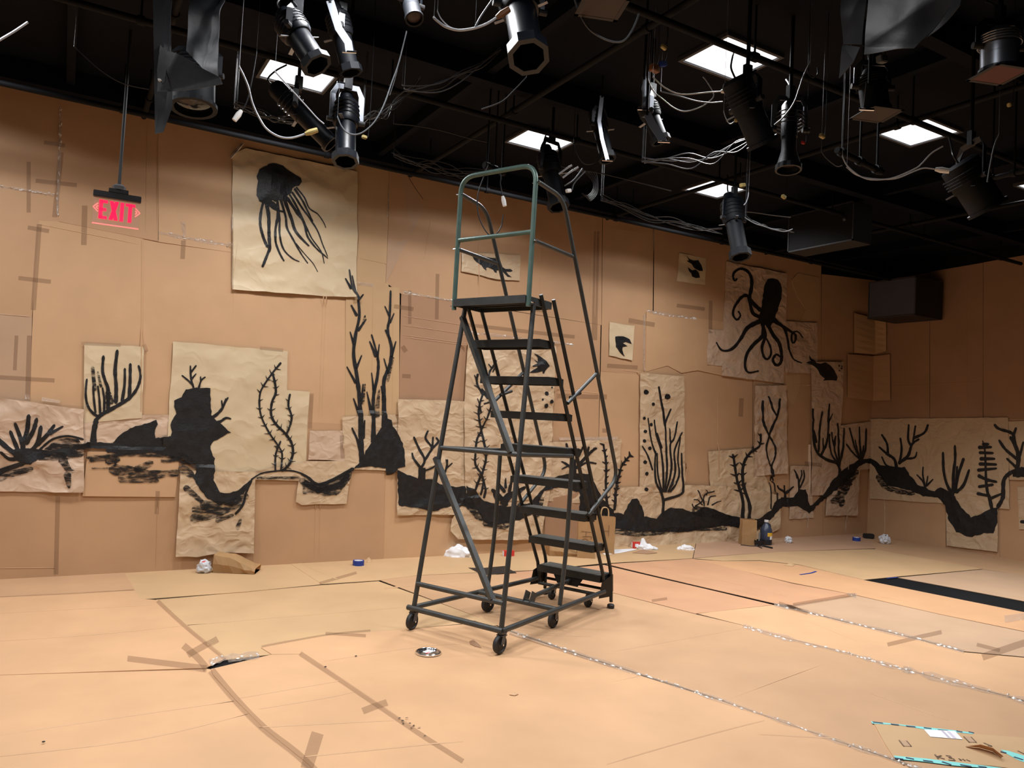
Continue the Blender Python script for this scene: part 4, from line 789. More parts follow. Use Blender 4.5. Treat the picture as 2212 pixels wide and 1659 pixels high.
# packing tape
def wrinkles(S, pts, w, o):
    """small crinkles that stand up from a strip of clear tape and catch the ceiling light, whitened in colour to add glints"""
    P = smooth_path([Vector((*p, 0)) for p in pts], 12); bm = bmesh.new()
    for i in range(1, len(P)-1):
        d = (P[i+1]-P[i-1]); 
        if d.length < 1e-6: continue
        d.normalize(); n = Vector((-d.y, d.x, 0)); step = (P[i+1]-P[i]).length
        for k in range(max(1, int(step/7))):
            if random.random() < .45: continue
            c = P[i]+d*random.uniform(0, step)+n*random.uniform(-.4, .4)*w; l = random.uniform(2, 6); ww = random.uniform(.8, 2.0)
            q = [c-d*l+n*random.uniform(-1, 1), c+n*ww, c+d*l+n*random.uniform(-1, 1), c-n*ww]
            uv = [S.uv(x.x, x.y) for x in q]; cu = S.uv(c.x, c.y)
            vs = [bm.verts.new(S.pos(a, b, S.top(a, b)+.002)) for a, b in uv]; ap = bm.verts.new(S.pos(cu[0], cu[1], S.top(*cu)+random.uniform(.005, .011)))
            for j in range(4): bm.faces.new((vs[j], vs[(j+1) % 4], ap))
    if bm.verts:
        bmesh.ops.recalc_face_normals(bm, faces=bm.faces[:]); merge_into(o, bm, M['glint'])
    else: bm.free()
for pts, w in (([(85, 485), (72, 670)], 11), ([(40, 601), (110, 609)], 9), ([(77, 391), (166, 401)], 9), ([(62, 350), (62, 460)], 9), ([(183, 445), (181, 530)], 12), ([(396, 520), (394, 560)], 10), ([(64, 725), (60, 862)], 11), ([(0, 815), (118, 822)], 9), ([(36, 725), (32, 800)], 8), ([(60, 492), (106, 500)], 9),
               ([(132, 330), (118, 470)], 11), ([(95, 308), (140, 316)], 8), ([(884, 700), (884, 628)], 7), ([(944, 592), (942, 690)], 8), ([(850, 662), (892, 668)], 9), ([(1288, 500), (1282, 735)], 12), ([(1008, 702), (1240, 728)], 8), ([(1090, 660), (1180, 672)], 9), ([(1356, 692), (1412, 702)], 10), ([(1460, 660), (1520, 668)], 8), ([(1533, 650), (1532, 720)], 8),
               ([(1300, 930), (1316, 930)], 9), ([(868, 748), (876, 760)], 10), ([(868, 812), (886, 813)], 9), ([(1196, 855), (1310, 858)], 10), ([(1310, 790), (1376, 794)], 9), ([(1600, 860), (1598, 900)], 10), ([(1735, 1000), (1770, 1005)], 8), ([(175, 742), (260, 746)], 7), ([(310, 745), (316, 760)], 9), ([(560, 752), (610, 757)], 7), ([(500, 470), (500, 625)], 5),
               ([(340, 1060), (338, 1110)], 9), ([(672, 850), (668, 925)], 9), ([(736, 940), (738, 990)], 9), ([(1260, 1100), (1270, 1140)], 8), ([(125, 1070), (121, 1240)], 10)):
    strip(BK, pts, w, 'tape')
for pts, w in (([(131, 232), (129, 330), (124, 465)], 6), ([(342, 503), (420, 518), (500, 531)], 9), ([(870, 632), (920, 640), (976, 650)], 6), ([(1394, 672), (1440, 680), (1500, 688)], 6), ([(1008, 718), (1120, 730), (1236, 745)], 5), ([(838, 400), (836, 470)], 4), ([(1390, 680), (1389, 800)], 4), ([(0, 404), (60, 412), (118, 422)], 5), ([(770, 612), (806, 617)], 5), ([(90, 862), (130, 868)], 6), ([(1410, 490), (1409, 540)], 4), ([(1205, 948), (1330, 946)], 5), ([(395, 480), (398, 510)], 8)):
    wrinkles(BK, pts, w, strip(BK, pts, w, 'clear', lift=.002, jit=.5))
for pts, w in (([(456, 1452), (509, 1516), (569, 1577), (640, 1632), (690, 1680)], 17), ([(340, 1301), (398, 1355), (448, 1397), (486, 1428)], 9), ([(275, 1427), (360, 1438), (446, 1449)], 13), ([(396, 1399), (425, 1424), (446, 1449)], 15), ([(405, 1420), (470, 1383)], 14), ([(686, 1588), (662, 1665)], 27), ([(648, 1415), (733, 1472), (815, 1528), (903, 1588), (1000, 1650)], 11), ([(783, 1541), (836, 1520)], 15),
               ([(565, 1400), (594, 1394), (708, 1374), (800, 1365)], 5), ([(703, 1371), (790, 1377)], 7), ([(690, 1263), (770, 1240)], 6), ([(1713, 1310), (1848, 1287)], 8), ([(1682, 1307), (1745, 1326)], 9), ([(1917, 1395), (1975, 1381), (2034, 1368)], 9), ([(2122, 1422), (2212, 1392), (2300, 1370)], 15), ([(1408, 1300), (1441, 1295)], 6), ([(2110, 1395), (2160, 1408)], 8), ([(0, 1292), (150, 1286), (289, 1277)], 3), ([(1100, 1372), (1330, 1446)], 3)):
    strip(FL, pts, w, 'tape')
for pts, w in (([(452, 1438), (490, 1425), (560, 1418)], 16), ([(1098, 1366), (1242, 1414), (1391, 1462), (1560, 1518), (1700, 1567), (1811, 1607), (1918, 1642), (2000, 1672)], 8), ([(1605, 1354), (1696, 1381), (1836, 1416), (1918, 1440), (1970, 1454)], 9), ([(1950, 1448), (2063, 1477), (2212, 1517), (2300, 1540)], 13), ([(1672, 1309), (1745, 1325), (1828, 1346), (1976, 1381), (2083, 1410)], 6), ([(1830, 1285), (1850, 1290)], 7), ([(2170, 1340), (2230, 1332)], 10)):
    wrinkles(FL, pts, w, strip(FL, pts, w, 'clear', lift=.002, jit=.6))

# torn flap beside the near caster and chips of torn cardboard
def scrap(name, lb, cat, px, m, h=.012, curlv=.03):
    P = [on(x, y, 2, h) for x, y in px]; bm = bmesh.new()
    c = sum(P, Vector())/len(P); cv = bm.verts.new(c+Vector((0, 0, curlv)))
    vs = [bm.verts.new(p) for p in P]
    for i in range(len(vs)): bm.faces.new((vs[i], vs[(i+1) % len(vs)], cv))
    bmesh.ops.recalc_face_normals(bm, faces=bm.faces[:]); bmesh.ops.solidify(bm, geom=bm.faces[:], thickness=.003)
    return tag(obj(name, bm, m), lb, cat)
scrap('cardboard_scrap', 'torn flap of cardboard curling up beside the nearest caster', 'cardboard scrap', [(1014, 1385), (1022, 1381), (1034, 1391), (1040, 1399), (1026, 1396), (1016, 1391)], CARD['dark'], .011, .02)
scrap('cardboard_scrap', 'pointed torn paper flap under the ladder between its casters', 'cardboard scrap', [(1024, 1340), (1040, 1331), (1042, 1340), (1076, 1350), (1060, 1353)], CARD['tan'], .012, .012)
scrap('cardboard_scrap', 'small torn chip lying alone in the middle of the near floor', 'cardboard scrap', [(1100, 1500), (1112, 1495), (1120, 1499), (1112, 1502)], CARD['light'], .012, .006)
scrap('cardboard_scrap', 'flat loose cardboard piece in front of the white rags', 'cardboard scrap', [(1366, 1194), (1390, 1186), (1420, 1194), (1400, 1196)], CARD['dark'], .014, .004)
scrap('cardboard_scrap', 'crumpled bit of cardboard beside the blue tape roll', 'cardboard scrap', [(786, 1213), (792, 1208), (803, 1209), (804, 1214), (795, 1216)], CARD['tan'], .012, .04)
scrap('cardboard_scrap', 'curled cardboard sliver on the pale floor sheet near the far corner', 'cardboard scrap', [(1694, 1221), (1705, 1216), (1718, 1220), (1712, 1223)], CARD['tan'], .012, .015)
scrap('black_paper', 'torn piece of black paper on the floor behind the ladder leg', 'paper', [(1012, 1226), (1040, 1227), (1095, 1222), (1100, 1229), (1116, 1237), (1045, 1242)], M['foil'], .012, .004)

for x, y in ((862, 1552), (870, 1557), (878, 1552), (885, 1563), (893, 1568), (905, 1572), (889, 1573), (917, 1590), (871, 1563)):
    bm = bmesh.new(); c = on(x, y, 2, .0115); n = 5
    vs = [bm.verts.new(c+Vector((math.cos(k*1.257+x)*random.uniform(.004, .012), math.sin(k*1.257+x)*random.uniform(.002, .007), random.uniform(0, .004)))) for k in range(n)]
    f = bm.faces.new(vs); bmesh.ops.solidify(bm, geom=[f], thickness=.0012)
    tag(obj('cardboard_flake', bm, M['fixture_brown']), 'tiny dark torn flake on the floor beside the middle taped seam', 'flake', 'dark flakes beside the middle taped floor seam')
for x, y, lb in ((769, 1417, 'small dark speck standing on the floor left of the metal lid'), (703, 1440, 'small dark chip on the floor at the top of the middle taped seam'), (94, 1602, 'small black speck near the bottom left corner of the floor')):
    bm = bmesh.new(); bmesh.ops.create_icosphere(bm, subdivisions=1, radius=.008); bmesh.ops.scale(bm, vec=(1, .6, .5), verts=bm.verts[:]); bmesh.ops.translate(bm, vec=on(x, y, 2, .0145), verts=bm.verts[:])
    tag(obj('cardboard_flake', bm, M['fixture_brown']), lb, 'flake')

# ------------------------------------------------------------------ the rolling ladder
LA = R(24.153)
LD = thing('rolling_ladder', 'tall grey-green steel rolling ladder with guard rail standing on casters', 'ladder', (2.396, 4.68, .009), (0, 0, LA))
def LT(name, pts, r=.0165, m='ladder', n=12, section=None): return tubeo(name, pts, r, M[m], LD, n, section, world=False)
def LB(name, c, s, m='ladder', rot=None, bev=.003): return obj(name, bbox(c, s, rot, bev), M[m], LD, world=False)
# platform and steps
bm = bmesh.new(); box(bm, (.345, 0, 2.362), (.34, .63, .012)); box(bm, (.18, 0, 2.343), (.012, .64, .05)); box(bm, (.51, 0, 2.343), (.012, .63, .05))
for s in (-1, 1): box(bm, (.345, s*.314, 2.343), (.33, .012, .05))
for k in range(3): box(bm, (.26+k*.085, 0, 2.348), (.01, .62, .018))
obj('platform', bm, M['ladder'], LD, world=False)
obj('platform_tread', bbox((.345, 0, 2.371), (.32, .61, .008), bev=.002), M['tread'], LD, world=False)
for k in range(8):
    z = .278+.2585*k; l = 1.555-.1535*k; w = .305+.012*min(1, k/7)
    bm = bmesh.new(); box(bm, (l, 0, z-.004), (.19, 2*w, .010)); box(bm, (l-.092, 0, z-.026), (.008, 2*w, .05)); box(bm, (l+.092, 0, z-.026), (.008, 2*w, .05))
    for s in (-1, 1): box(bm, (l, s*(w-.004), z-.026), (.18, .008, .05))
    st = obj('step', bm, M['ladder_dark'], LD, world=False)
    tr = obj('tread', bbox((l, 0, z+.003), (.18, 2*w-.02, .006), bev=.001), M['tread'], st, world=False)
# stringers: a near and a far tube on each side
for s in (-1, 1):
    a = s*.327
    LT('stringer', [(.352, a, 2.40 if s < 0 else 2.345), (1.48, s*.316, .30), (1.52, s*.316, .12)], .0145, 'ladder_dark')
    LT('stringer', fillet([(.518, a, 2.39 if s < 0 else 2.345), (1.618, s*.318, .30), (1.63, s*.325, .05)], .08), .0145, 'ladder_dark')
    # guard rail side pieces
    LT('hand_rail', fillet([(.218, s*.343, 3.165), (.545, s*.350, 3.135), (1.60, s*.348, 1.075), (1.17, s*.33, .80)], .12, 7), .0155)
    LT('knee_rail', [(.21, s*.343, 2.752), (.715, s*.349, 2.742)], .0145)
    LT('rail_brace', [(1.152, s*.349, 1.90), (.77, s*.335, 1.655)], .0145)
    LT('brace_clip', [(.82, s*.325, 1.70), (.97, s*.322, 1.74)], .012, 'ladder_dark')
    # legs
    LT('rear_leg', [(.300, s*.306, 2.335), (.154, s*.348, 1.282), (.004, s*.383, .155)], .0175)
    LT('middle_leg', fillet([(.875, s*.334, 1.265), (.86, s*.335, .60), (.80, s*.335, .165)], .2), .0165)
    LT('side_rail', [(.154, s*.348, 1.282), (.875, s*.334, 1.262)], .0155)
    LT('base_tube', [(-.012, s*.398, .150), (1.50, s*.327, .155)], .0185)
    # plate that joins base tube and stringers
    bm = bmesh.new(); vs = [bm.verts.new((x, s*.332, z)) for x, z in ((1.44, .235), (1.63, .28), (1.645, .14), (1.60, .10), (1.40, .115))]
    f = bm.faces.new(vs); bmesh.ops.solidify(bm, geom=[f], thickness=.006); obj('corner_plate', bm, M['ladder_dark'], LD, world=False)
    # rubber foot
    ft = obj('rubber_foot', lathe(bmesh.new(), [(0, .002), (.030, .002), (.030, .024), (.022, .032), (0, .032)], 18, Matrix.Translation((1.628, s*.325, .002))), M['rubber'], LD, True, world=False)
LT('guard_rail', fillet([(.198, .330, 2.295), (.208, .335, 3.285), (.208, -.335, 3.285), (.198, -.330, 2.295)], .13, 8), .0175, 'ladder_green')
LT('guard_crossbar', [(.205, .335, 2.812), (.205, -.335, 2.812)], .0165, 'ladder_green')
for s in (-1, 1):
    for z in (3.158, 2.75, 2.322):
        LT('bolt', [(.205, s*.310, z), (.205, s*.372, z)], .006, 'chrome', 8)
LT('cross_tube', [(.154, .348, 1.282), (.154, -.348, 1.282)], .0175)
LT('cross_tube', [(.020, .380, .318), (.020, -.380, .318)], .0175)
LT('cross_tube', [(-.012, .425, .150), (-.012, -.405, .150)], .0195)
LT('cross_tube', [(.72, .365, .153), (.72, -.365, .153)], .0195)
LT('cross_tube', [(1.50, .31, .120), (1.50, -.31, .120)], .014, 'ladder_dark')
LT('cross_tube', [(1.60, .31, .150), (1.60, -.31, .150)], .012, 'ladder_dark')
LT('diagonal_brace', [(.290, .322, 2.255), (.150, -.285, 1.29)], m='ladder', section=(.040, .030))
LT('diagonal_brace', [(.125, .363, 1.21), (.022, -.285, .325)], m='ladder', section=(.040, .030))
LT('lock_arm', [(1.46, -.02, .20), (.80, -.09, .185)], .017)
bm = bmesh.new()
for dx in (-.028, .028): box(bm, (.75, -.10+dx, .19), (.07, .006, .085), Matrix.Rotation(R(25), 3, 'Y'))
box(bm, (.75, -.10, .165), (.07, .056, .006), Matrix.Rotation(R(25), 3, 'Y'))
obj('lock_bracket', bm, M['ladder'], LD, world=False)
bm = bmesh.new(); vs = [bm.verts.new(p) for p in ((1.47, .16, .255), (1.47, -.16, .255), (1.46, -.10, .16), (1.46, .10, .16))]
f = bm.faces.new(vs); bmesh.ops.solidify(bm, geom=[f], thickness=.006); obj('lock_pedal', bm, M['ladder_dark'], LD, world=False)
def caster(l, s, r, yaw, top):
    c = obj('caster', lathe(bmesh.new(), [(0, top), (.034, top), (.034, top-.012), (.022, top-.018), (.022, top-.026), (0, top-.026)], 18, Matrix.Translation((l, s, 0))), M['caster'], LD, True, world=False)
    ax = Vector((-math.sin(yaw), math.cos(yaw), 0)); off = Vector((math.cos(yaw), math.sin(yaw), 0))*.018; ce = Vector((l, s, r+.002))+off
    bm = bmesh.new()
    for k in (-1, 1):
        a = Vector((l, s, top-.022))+ax*k*.022; b = ce+ax*k*.024
        tube(bm, [a, a.lerp(b, .5), b], .01, section=(.004, .034))
    box(bm, Vector((l, s, top-.024)), (.05, .052, .006), Matrix.Rotation(yaw, 3, 'Z'))
    obj('caster_fork', bm, M['caster'], c, world=False)
    mt = Matrix.Translation(ce) @ ax.to_track_quat('Z', 'Y').to_matrix().to_4x4()
    obj('wheel', lathe(bmesh.new(), [(0, -.013), (r*.45, -.013), (r*.5, -.010), (r*.72, -.010), (r*.8, -.016), (r*.95, -.014), (r, -.006), (r, .006), (r*.95, .014), (r*.8, .016), (r*.72, .010), (r*.5, .010), (r*.45, .013), (0, .013)], 26, mt), M['rubber'], c, True, world=False)
    obj('axle', tube(bmesh.new(), [ce-ax*.032, ce+ax*.032], .006, 10), M['chrome'], c, world=False)
caster(.010, .385, .058, R(186), .142); caster(.010, -.385, .060, R(178), .142)
caster(.79, .300, .060, R(170), .142); caster(.79, -.300, .060, R(183), .142)
caster(1.53, .178, .050, R(184), .115); caster(1.53, -.178, .050, R(178), .115)

# ------------------------------------------------------------------ things lying on the floor
def fl(px, py, z=.008): return on(px, py, 2, z)
def yawto(a, b): d = b-a; return math.atan2(d.y, d.x)
# metal lid
c = fl(925, 1411, .010)
t = thing('can_lid', 'round shiny metal can lid with a white sticker lying on the near floor', 'can lid', c)
rr = .082
obj('lid_disc', lathe(bmesh.new(), [(0, .002), (rr, .002), (rr, .010), (rr-.005, .014), (rr-.010, .010), (rr-.012, .005), (rr*.55, .005), (rr*.5, .007), (0, .007)], 40), M['chrome'], t, True, world=False)
bm = bmesh.new(); box(bm, (0.004, .008, .0082), (.062, .046, .001), Matrix.Rotation(R(30), 3, 'Z')); obj('paper_sticker', bm, M['white_paper'], t, world=False)
bm = bmesh.new(); box(bm, (-.008, -.014, .0086), (.04, .008, .001), Matrix.Rotation(R(30), 3, 'Z')); obj('red_stripe', bm, M['red_card'], t, world=False)
# tape rolls
def tape_roll(px, py, lb, r=.055, h=.048, m='blue'):
    t = thing('tape_roll', lb, 'tape roll', fl(px, py, .010))
    obj('tape_winding', lathe(bmesh.new(), [(r*.74, 0), (r, 0), (r, h), (r*.74, h), (r*.74, 0)], 32), M[m], t, True, world=False)
    obj('paper_core', lathe(bmesh.new(), [(r*.66, .001), (r*.735, .001), (r*.735, h-.001), (r*.66, h-.001), (r*.66, .001)], 32), M['white_paper'], t, True, world=False)
tape_roll(774, 1221, 'roll of blue painter tape by the wall left of the ladder')
tape_roll(1850, 1168, 'roll of blue painter tape near the far corner')
tape_roll(1205, 1236, 'roll of blue tape half hidden behind the bottom ladder step', .05, .04)
def floor_strip(px, lb, name='tape_piece', m='blue', w=.022, lift=.012):
    P = [fl(x, y, lift) for x, y in px]; bm = bmesh.new(); tube(bm, smooth_path(P, 4), .01, section=(w, .0012)); return tag(obj(name, bm, M[m]), lb, 'tape')
floor_strip([(1728, 1241), (1750, 1238), (1763, 1234)], 'torn piece of blue tape lying on the floor left of the black gap')
floor_strip([(1916, 1249), (1939, 1247)], 'piece of blue tape at the pointed end of the black floor gap')
# paper bags
def bag_open(name, lb, base, w, d, h, yaw, lean=0, handles=False, open_top=True, marks=None, m='bag', pinch=.0):
    """standing paper bag with gussets"""
    t = thing(name, lb, 'paper bag', base, (lean, 0, yaw))
    bm = bmesh.new(); rows = []; n = 5
    for k in range(n+1):
        z = h*k/n; q = 1-pinch*(k/n); row = []
        dd = d*q
        for x, y in ((-w/2, -dd/2), (0, -dd/2), (w/2, -dd/2), (w/2-.22*d*(1-q+.25), 0), (w/2, dd/2), (0, dd/2), (-w/2, dd/2), (-w/2+.22*d*(1-q+.25), 0)):
            row.append(bm.verts.new((x+random.uniform(-.004, .004), y+random.uniform(-.004, .004), z+(random.uniform(-.004, .004) if k else 0))))
        rows.append(row)
    for a, b in zip(rows, rows[1:]):
        for k in range(8): bm.faces.new((a[k], a[(k+1) % 8], b[(k+1) % 8], b[k]))
    bm.faces.new(rows[0][::-1])
    bmesh.ops.solidify(bm, geom=bm.faces[:], thickness=.0015)
    obj('bag_body', bm, M[m], t, world=False)
    if handles:
        for y in (-d*.30, d*.30):
            tubeo('twisted_handle', smooth_path([(-w*.18, y, h-.05), (-w*.18, y, h+.05), (-w*.1, y, h+.10), (w*.1, y, h+.10), (w*.18, y, h+.05), (w*.18, y, h-.05)], 5), .0035, M[m], t, 8, world=False)
    if marks:
        bm = bmesh.new()
        for seg in marks:
            P = [Vector((x*w, -d/2-.004, z*h)) for x, z in seg]; tube(bm, P if len(P) < 3 else smooth_path(P, 5), .0022, 6)
        obj('handwriting', bm, M['ink'], t, world=False)
    return t
bw = YAW*-1
circ = [(-.10+.20*math.cos(a*math.pi/8), .44+.095*math.sin(a*math.pi/8)) for a in range(17)]
bag_open('paper_bag', 'upright kraft paper bag with handles and sideways handwriting behind the ladder steps', fl(1265, 1205), .20, .10, .40, R(-32), R(-4), True, marks=[[(-.32, .74), (.22, .72)], [(-.06, .73), (-.06, .60)], [(-.26, .59), (.24, .60), (.22, .53)], circ, [(-.30, .30), (.10, .31)], [(-.20, .33), (.0, .29)], [(-.2, .26), (-.08, .22), (.04, .26)], [(-.18, .2), (.06, .18)]])
bag_open('paper_bag', 'second upright paper bag with handles at the right of the bottom ladder steps', fl(1303, 1194), .24, .12, .42, R(-32), R(-2), True, marks=[[(-.1, .62), (.2, .62)], [(.2, .78), (.2, .48)]])
bag_open('paper_bag', 'crumpled open paper bag standing left of the paint bottle', fl(1614, 1176), .20, .12, .335, R(-25), R(3), False, pinch=.3)
def bag_lying(lb, A, B, w, h, m='bag', mouth=.10):
    """lying bag: closed base at A, flattened mouth at B"""
    yaw = yawto(A, B); L = (B-A).length; t = thing('paper_bag', lb, 'paper bag', A, (0, 0, yaw))
    bm = bmesh.new(); rows = []; n = 8
    for k in range(n+1):
        q = k/n; hh = h*(1-q)**.75+.05*q*(1+.5*math.sin(q*6)); ww = w*(1+.12*q); row = []
        lift = .012*math.sin(q*3)
        for y, z in ((-ww/2, 0), (ww/2, 0), (ww/2+.012, hh*.45), (ww/2*.96, hh), (0, hh*1.02+lift), (-ww/2*.96, hh), (-ww/2-.012, hh*.5)):
            row.append(bm.verts.new((L*q*(1+.03*(z/max(h, .01))), y+random.uniform(-.006, .006), z+.003+(random.uniform(0, .008) if z else 0))))
        rows.append(row)
    m_ = len(rows[0])
    for a, b in zip(rows, rows[1:]):
        for k in range(m_): bm.faces.new((a[k], a[(k+1) % m_], b[(k+1) % m_], b[k]))
    bm.faces.new(rows[0][::-1]); bmesh.ops.solidify(bm, geom=bm.faces[:], thickness=.0015)
    obj('bag_body', bm, M[m], t, world=False); return t
bag_lying('empty kraft paper bag lying on its side by the wall at the left', fl(466, 1233), fl(556, 1236), .19, .15)
bag_lying('paper bag lying collapsed behind the second ladder step', fl(1182, 1198), fl(1240, 1199), .20, .11)
# white rags
def rag(lb, px, py, rx, ry, hz, seed, m='white_cloth', peak=0):
    c = fl(px, py); bm = bmesh.new(); bmesh.ops.create_icosphere(bm, subdivisions=4, radius=1)
    for v in bm.verts:
        n = v.co.normalized(); q = Vector((n.x*2+seed, n.y*2, n.z*2))
        s = 1+.30*noise.noise(q)+.22*abs(noise.noise(q*2.3))+.10*noise.noise(q*5)
        z = max(0, n.z*hz*s*(1+.35*noise.noise(Vector((n.x*2.5, n.y*2.5, seed)))))
        z += peak*math.exp(-((n.x+.35)**2+(n.y)**2)/.05)*max(0, n.z)
        v.co = Vector((n.x*rx*s, n.y*ry*s, z))
    o = obj('rag', bm, M[m], None, True); o.location = c; o.rotation_euler = (0, 0, -YAW); return tag(o, lb, 'rag')
rag('bunched white rag on the floor against the wall left of the ladder steps', 985, 1201, .15, .08, .10, 3)
rag('white rag standing up in a point beside the red tape box', 1396, 1186, .12, .06, .06, 8, peak=.085)
rag('small white rag right of the peaked rag by the crumpled bottom paper', 1482, 1187, .10, .04, .05, 12)
scrap('paper_sheet', 'white paper sheet on the floor right of the bottom ladder steps', 'paper', [(1300, 1193), (1320, 1187), (1366, 1185), (1376, 1187), (1340, 1194), (1306, 1198)], M['white_paper'], .014, .003)
# tape boxes
def carton(lb, px, py, s, yaw, front='red_card', side='white_paper', name='tape_box'):
    t = thing(name, lb, 'box', fl(px, py), (0, 0, yaw)); x, y, z = s
    obj('box_body', bbox((0, 0, z/2), s, bev=.002), M[front], t, world=False)
    bm = bmesh.new(); box(bm, (-x/2-.0008, 0, z/2), (.0012, y*.92, z*.9)); obj('box_end', bm, M[side], t, world=False)
    bm = bmesh.new(); box(bm, (0, -y/2-.0008, z*.5), (x*.42, .0012, z*.5)); obj('box_label', bm, M[side], t, world=False); return t
carton('red and white tape box on the floor behind the ladder leg', 1098, 1201, (.12, .055, .06), R(-10))
carton('small red box beside the peaked white rag', 1374, 1184, (.11, .05, .075), R(-20))
# crumpled wrappers, cup
def wrapper(lb, px, py, r, mats, seed, name='plastic_wrapper', hz=1):
    t = thing(name, lb, 'wrapper', fl(px, py))
    bm = bmesh.new(); bmesh.ops.create_icosphere(bm, subdivisions=3, radius=r)
    for v in bm.verts:
        n = v.co.normalized(); v.co = n*r*(1+.35*noise.noise(n*2.2+Vector((seed, 0, 0)))+.2*noise.noise(n*6)); v.co.z = max(.001, (v.co.z+r*.8)*hz)
    obj('crumpled_film', bm, M[mats[0]], t, world=False)
    bm = bmesh.new(); bmesh.ops.create_icosphere(bm, subdivisions=2, radius=r*.45)
    for v in bm.verts: v.co = Vector((v.co.x*1.2, v.co.y*.5-r*.15, v.co.z*.5+r*1.55*hz))
    obj('red_patch', bm, M[mats[1]], t, world=False)
wrapper('crumpled white and red wrapper left of the lying paper bag', 440, 1237, .06, ('clearplastic', 'red_card'), 2)
wrapper('small clear cup with a red band right of the paint bottle', 1703, 1173, .05, ('clearplastic', 'red_card'), 6, 'plastic_cup')
wrapper('crumpled clear plastic near the foot of the right wall', 1911, 1174, .07, ('clearplastic', 'rubber'), 9)
bm = bmesh.new(); box(bm, (0, 0, .035), (.15, .09, .07)); bmesh.ops.bevel(bm, geom=bm.edges[:], offset=.012, segments=2, affect='EDGES')
o = obj('black_block', bm, M['rubber']); o.location = fl(1876, 1163); o.rotation_euler = (0, 0, R(-20)); tag(o, 'small black block at the foot of the far corner', 'block')
# paint bottle and the black brushes beside it
c = fl(1654, 1176)
t = thing('paint_bottle', 'large smoky plastic paint bottle with a yellow label against the wall', 'bottle', c)
obj('bottle_body', lathe(bmesh.new(), [(0, 0), (.072, 0), (.078, .012), (.078, .17), (.074, .20), (.05, .25), (.030, .275), (.026, .285), (.026, .30), (0, .30)], 30), M['bottle'], t, True, world=False)
obj('bottle_cap', lathe(bmesh.new(), [(0, .298), (.030, .298), (.030, .325), (0, .325)], 22), M['plug'], t, True, world=False)
obj('bottle_handle', tube(bmesh.new(), fillet([(.03, 0, .275), (.075, 0, .265), (.082, 0, .19)], .03), .009, 8), M['bottle'], t, True, world=False)
for nm, a0, a1, z0, z1, mm in (('yellow_label', -110, -20, .115, .165, 'label_yellow'), ('white_label', -85, -20, .075, .120, 'white_paper')):
    bm = bmesh.new(); prev = None
    for k in range(11):
        a = R(a0+(a1-a0)*k/10-15); p = [bm.verts.new((.0795*math.cos(a), .0795*math.sin(a), z)) for z in (z0, z1)]
        if prev: bm.faces.new((prev[0], p[0], p[1], prev[1]))
        prev = p
    obj(nm, bm, M[mm], t, world=False)
obj('paint_level', lathe(bmesh.new(), [(.0785, .004), (.0792, .01), (.0792, .07), (.0785, .072)], 30), M['bottle_paint'], t, True, world=False)
tr = fl(1641, 1179)
t = thing('paint_tub', 'black paint-covered tub with a brush in it beside the paint bottle', 'tub', tr)
obj('tub', lathe(bmesh.new(), [(0, 0), (.065, 0), (.075, .075), (.070, .075), (.062, .006), (0, .006)], 20), M['paint'], t, True, world=False)
tubeo('brush_handle', [(-.02, 0, .05), (.05, .05, .16)], .008, M['cable_grey'], t, 8, world=False)
for i, (p, lb) in enumerate((([(1600, 1177), (1620, 1179), (1636, 1180), (1646, 1184)], 'black cord lying in front of the crumpled bag'), ([(1632, 1178), (1650, 1180), (1668, 1184)], 'thick paint-black brush lying before the paint bottle'))):
    tag(tubeo('paint_brush' if i else 'cord', smooth_path([fl(x, y, .016) for x, y in p], 5), .014 if i else .005, M['paint'], None, 8), lb, 'brush' if i else 'cord')

# flattened carton at the lower right
z0 = .016
q = [(1886, 1559), (2104, 1585), (2300, 1600), (2330, 1680), (2150, 1655), (1931, 1636), (1914, 1610), (1900, 1585)]
P = [fl(x, y, z0) for x, y in q]
t = thing('flattened_carton', 'flattened shipping carton with cyan tape lying at the lower right of the floor', 'carton', (sum(P, Vector())/len(P)).xy.to_3d())
bm = bmesh.new(); f = bm.faces.new([bm.verts.new(p) for p in P]); bmesh.ops.triangulate(bm, faces=[f]); bmesh.ops.recalc_face_normals(bm, faces=bm.faces[:])
if bm.faces[:][0].normal.z < 0: bmesh.ops.reverse_faces(bm, faces=bm.faces[:])
e = [x for x in bm.edges if len(x.link_faces) == 1]; nv = {}
for x in e:
    for v in x.verts:
        if v not in nv: nv[v] = bm.verts.new(v.co-Vector((0, 0, .009)))
for x in e: bm.faces.new((*x.verts, nv[x.verts[1]], nv[x.verts[0]]))
obj('carton_board', bm, CARD['tan'], t)
def patch(name, px, m, z=z0+.0012):
    bm = bmesh.new(); bm.faces.new([bm.verts.new(fl(x, y, z)) for x, y in px]); bmesh.ops.recalc_face_normals(bm, faces=bm.faces[:]); return obj(name, bm, m if not isinstance(m, str) else M[m], t)
FCt = fr(1850, 1530, 6.111)
patch('tape_band', FCt([(190, 170), (880, 245), (1300, 290), (1560, 325), (1530, 338), (1300, 315), (870, 272), (560, 222), (210, 200)]), 'cyan')
patch('tape_band', FCt([(490, 625), (900, 660), (1400, 722), (1840, 775), (2600, 880), (2600, 930), (1840, 800), (1280, 755), (900, 705), (520, 665)]), 'cyan')
patch('tape_band', FCt([(1900, 545), (2000, 560), (2400, 680), (2380, 760), (2150, 690), (2000, 610)]), 'cyan')
bm = bmesh.new()
def dash(pts, w, z=z0+.002):
    tube(bm, [fl(x, y, z) for x, y in FCt(pts)], .01, section=(w, .0006))
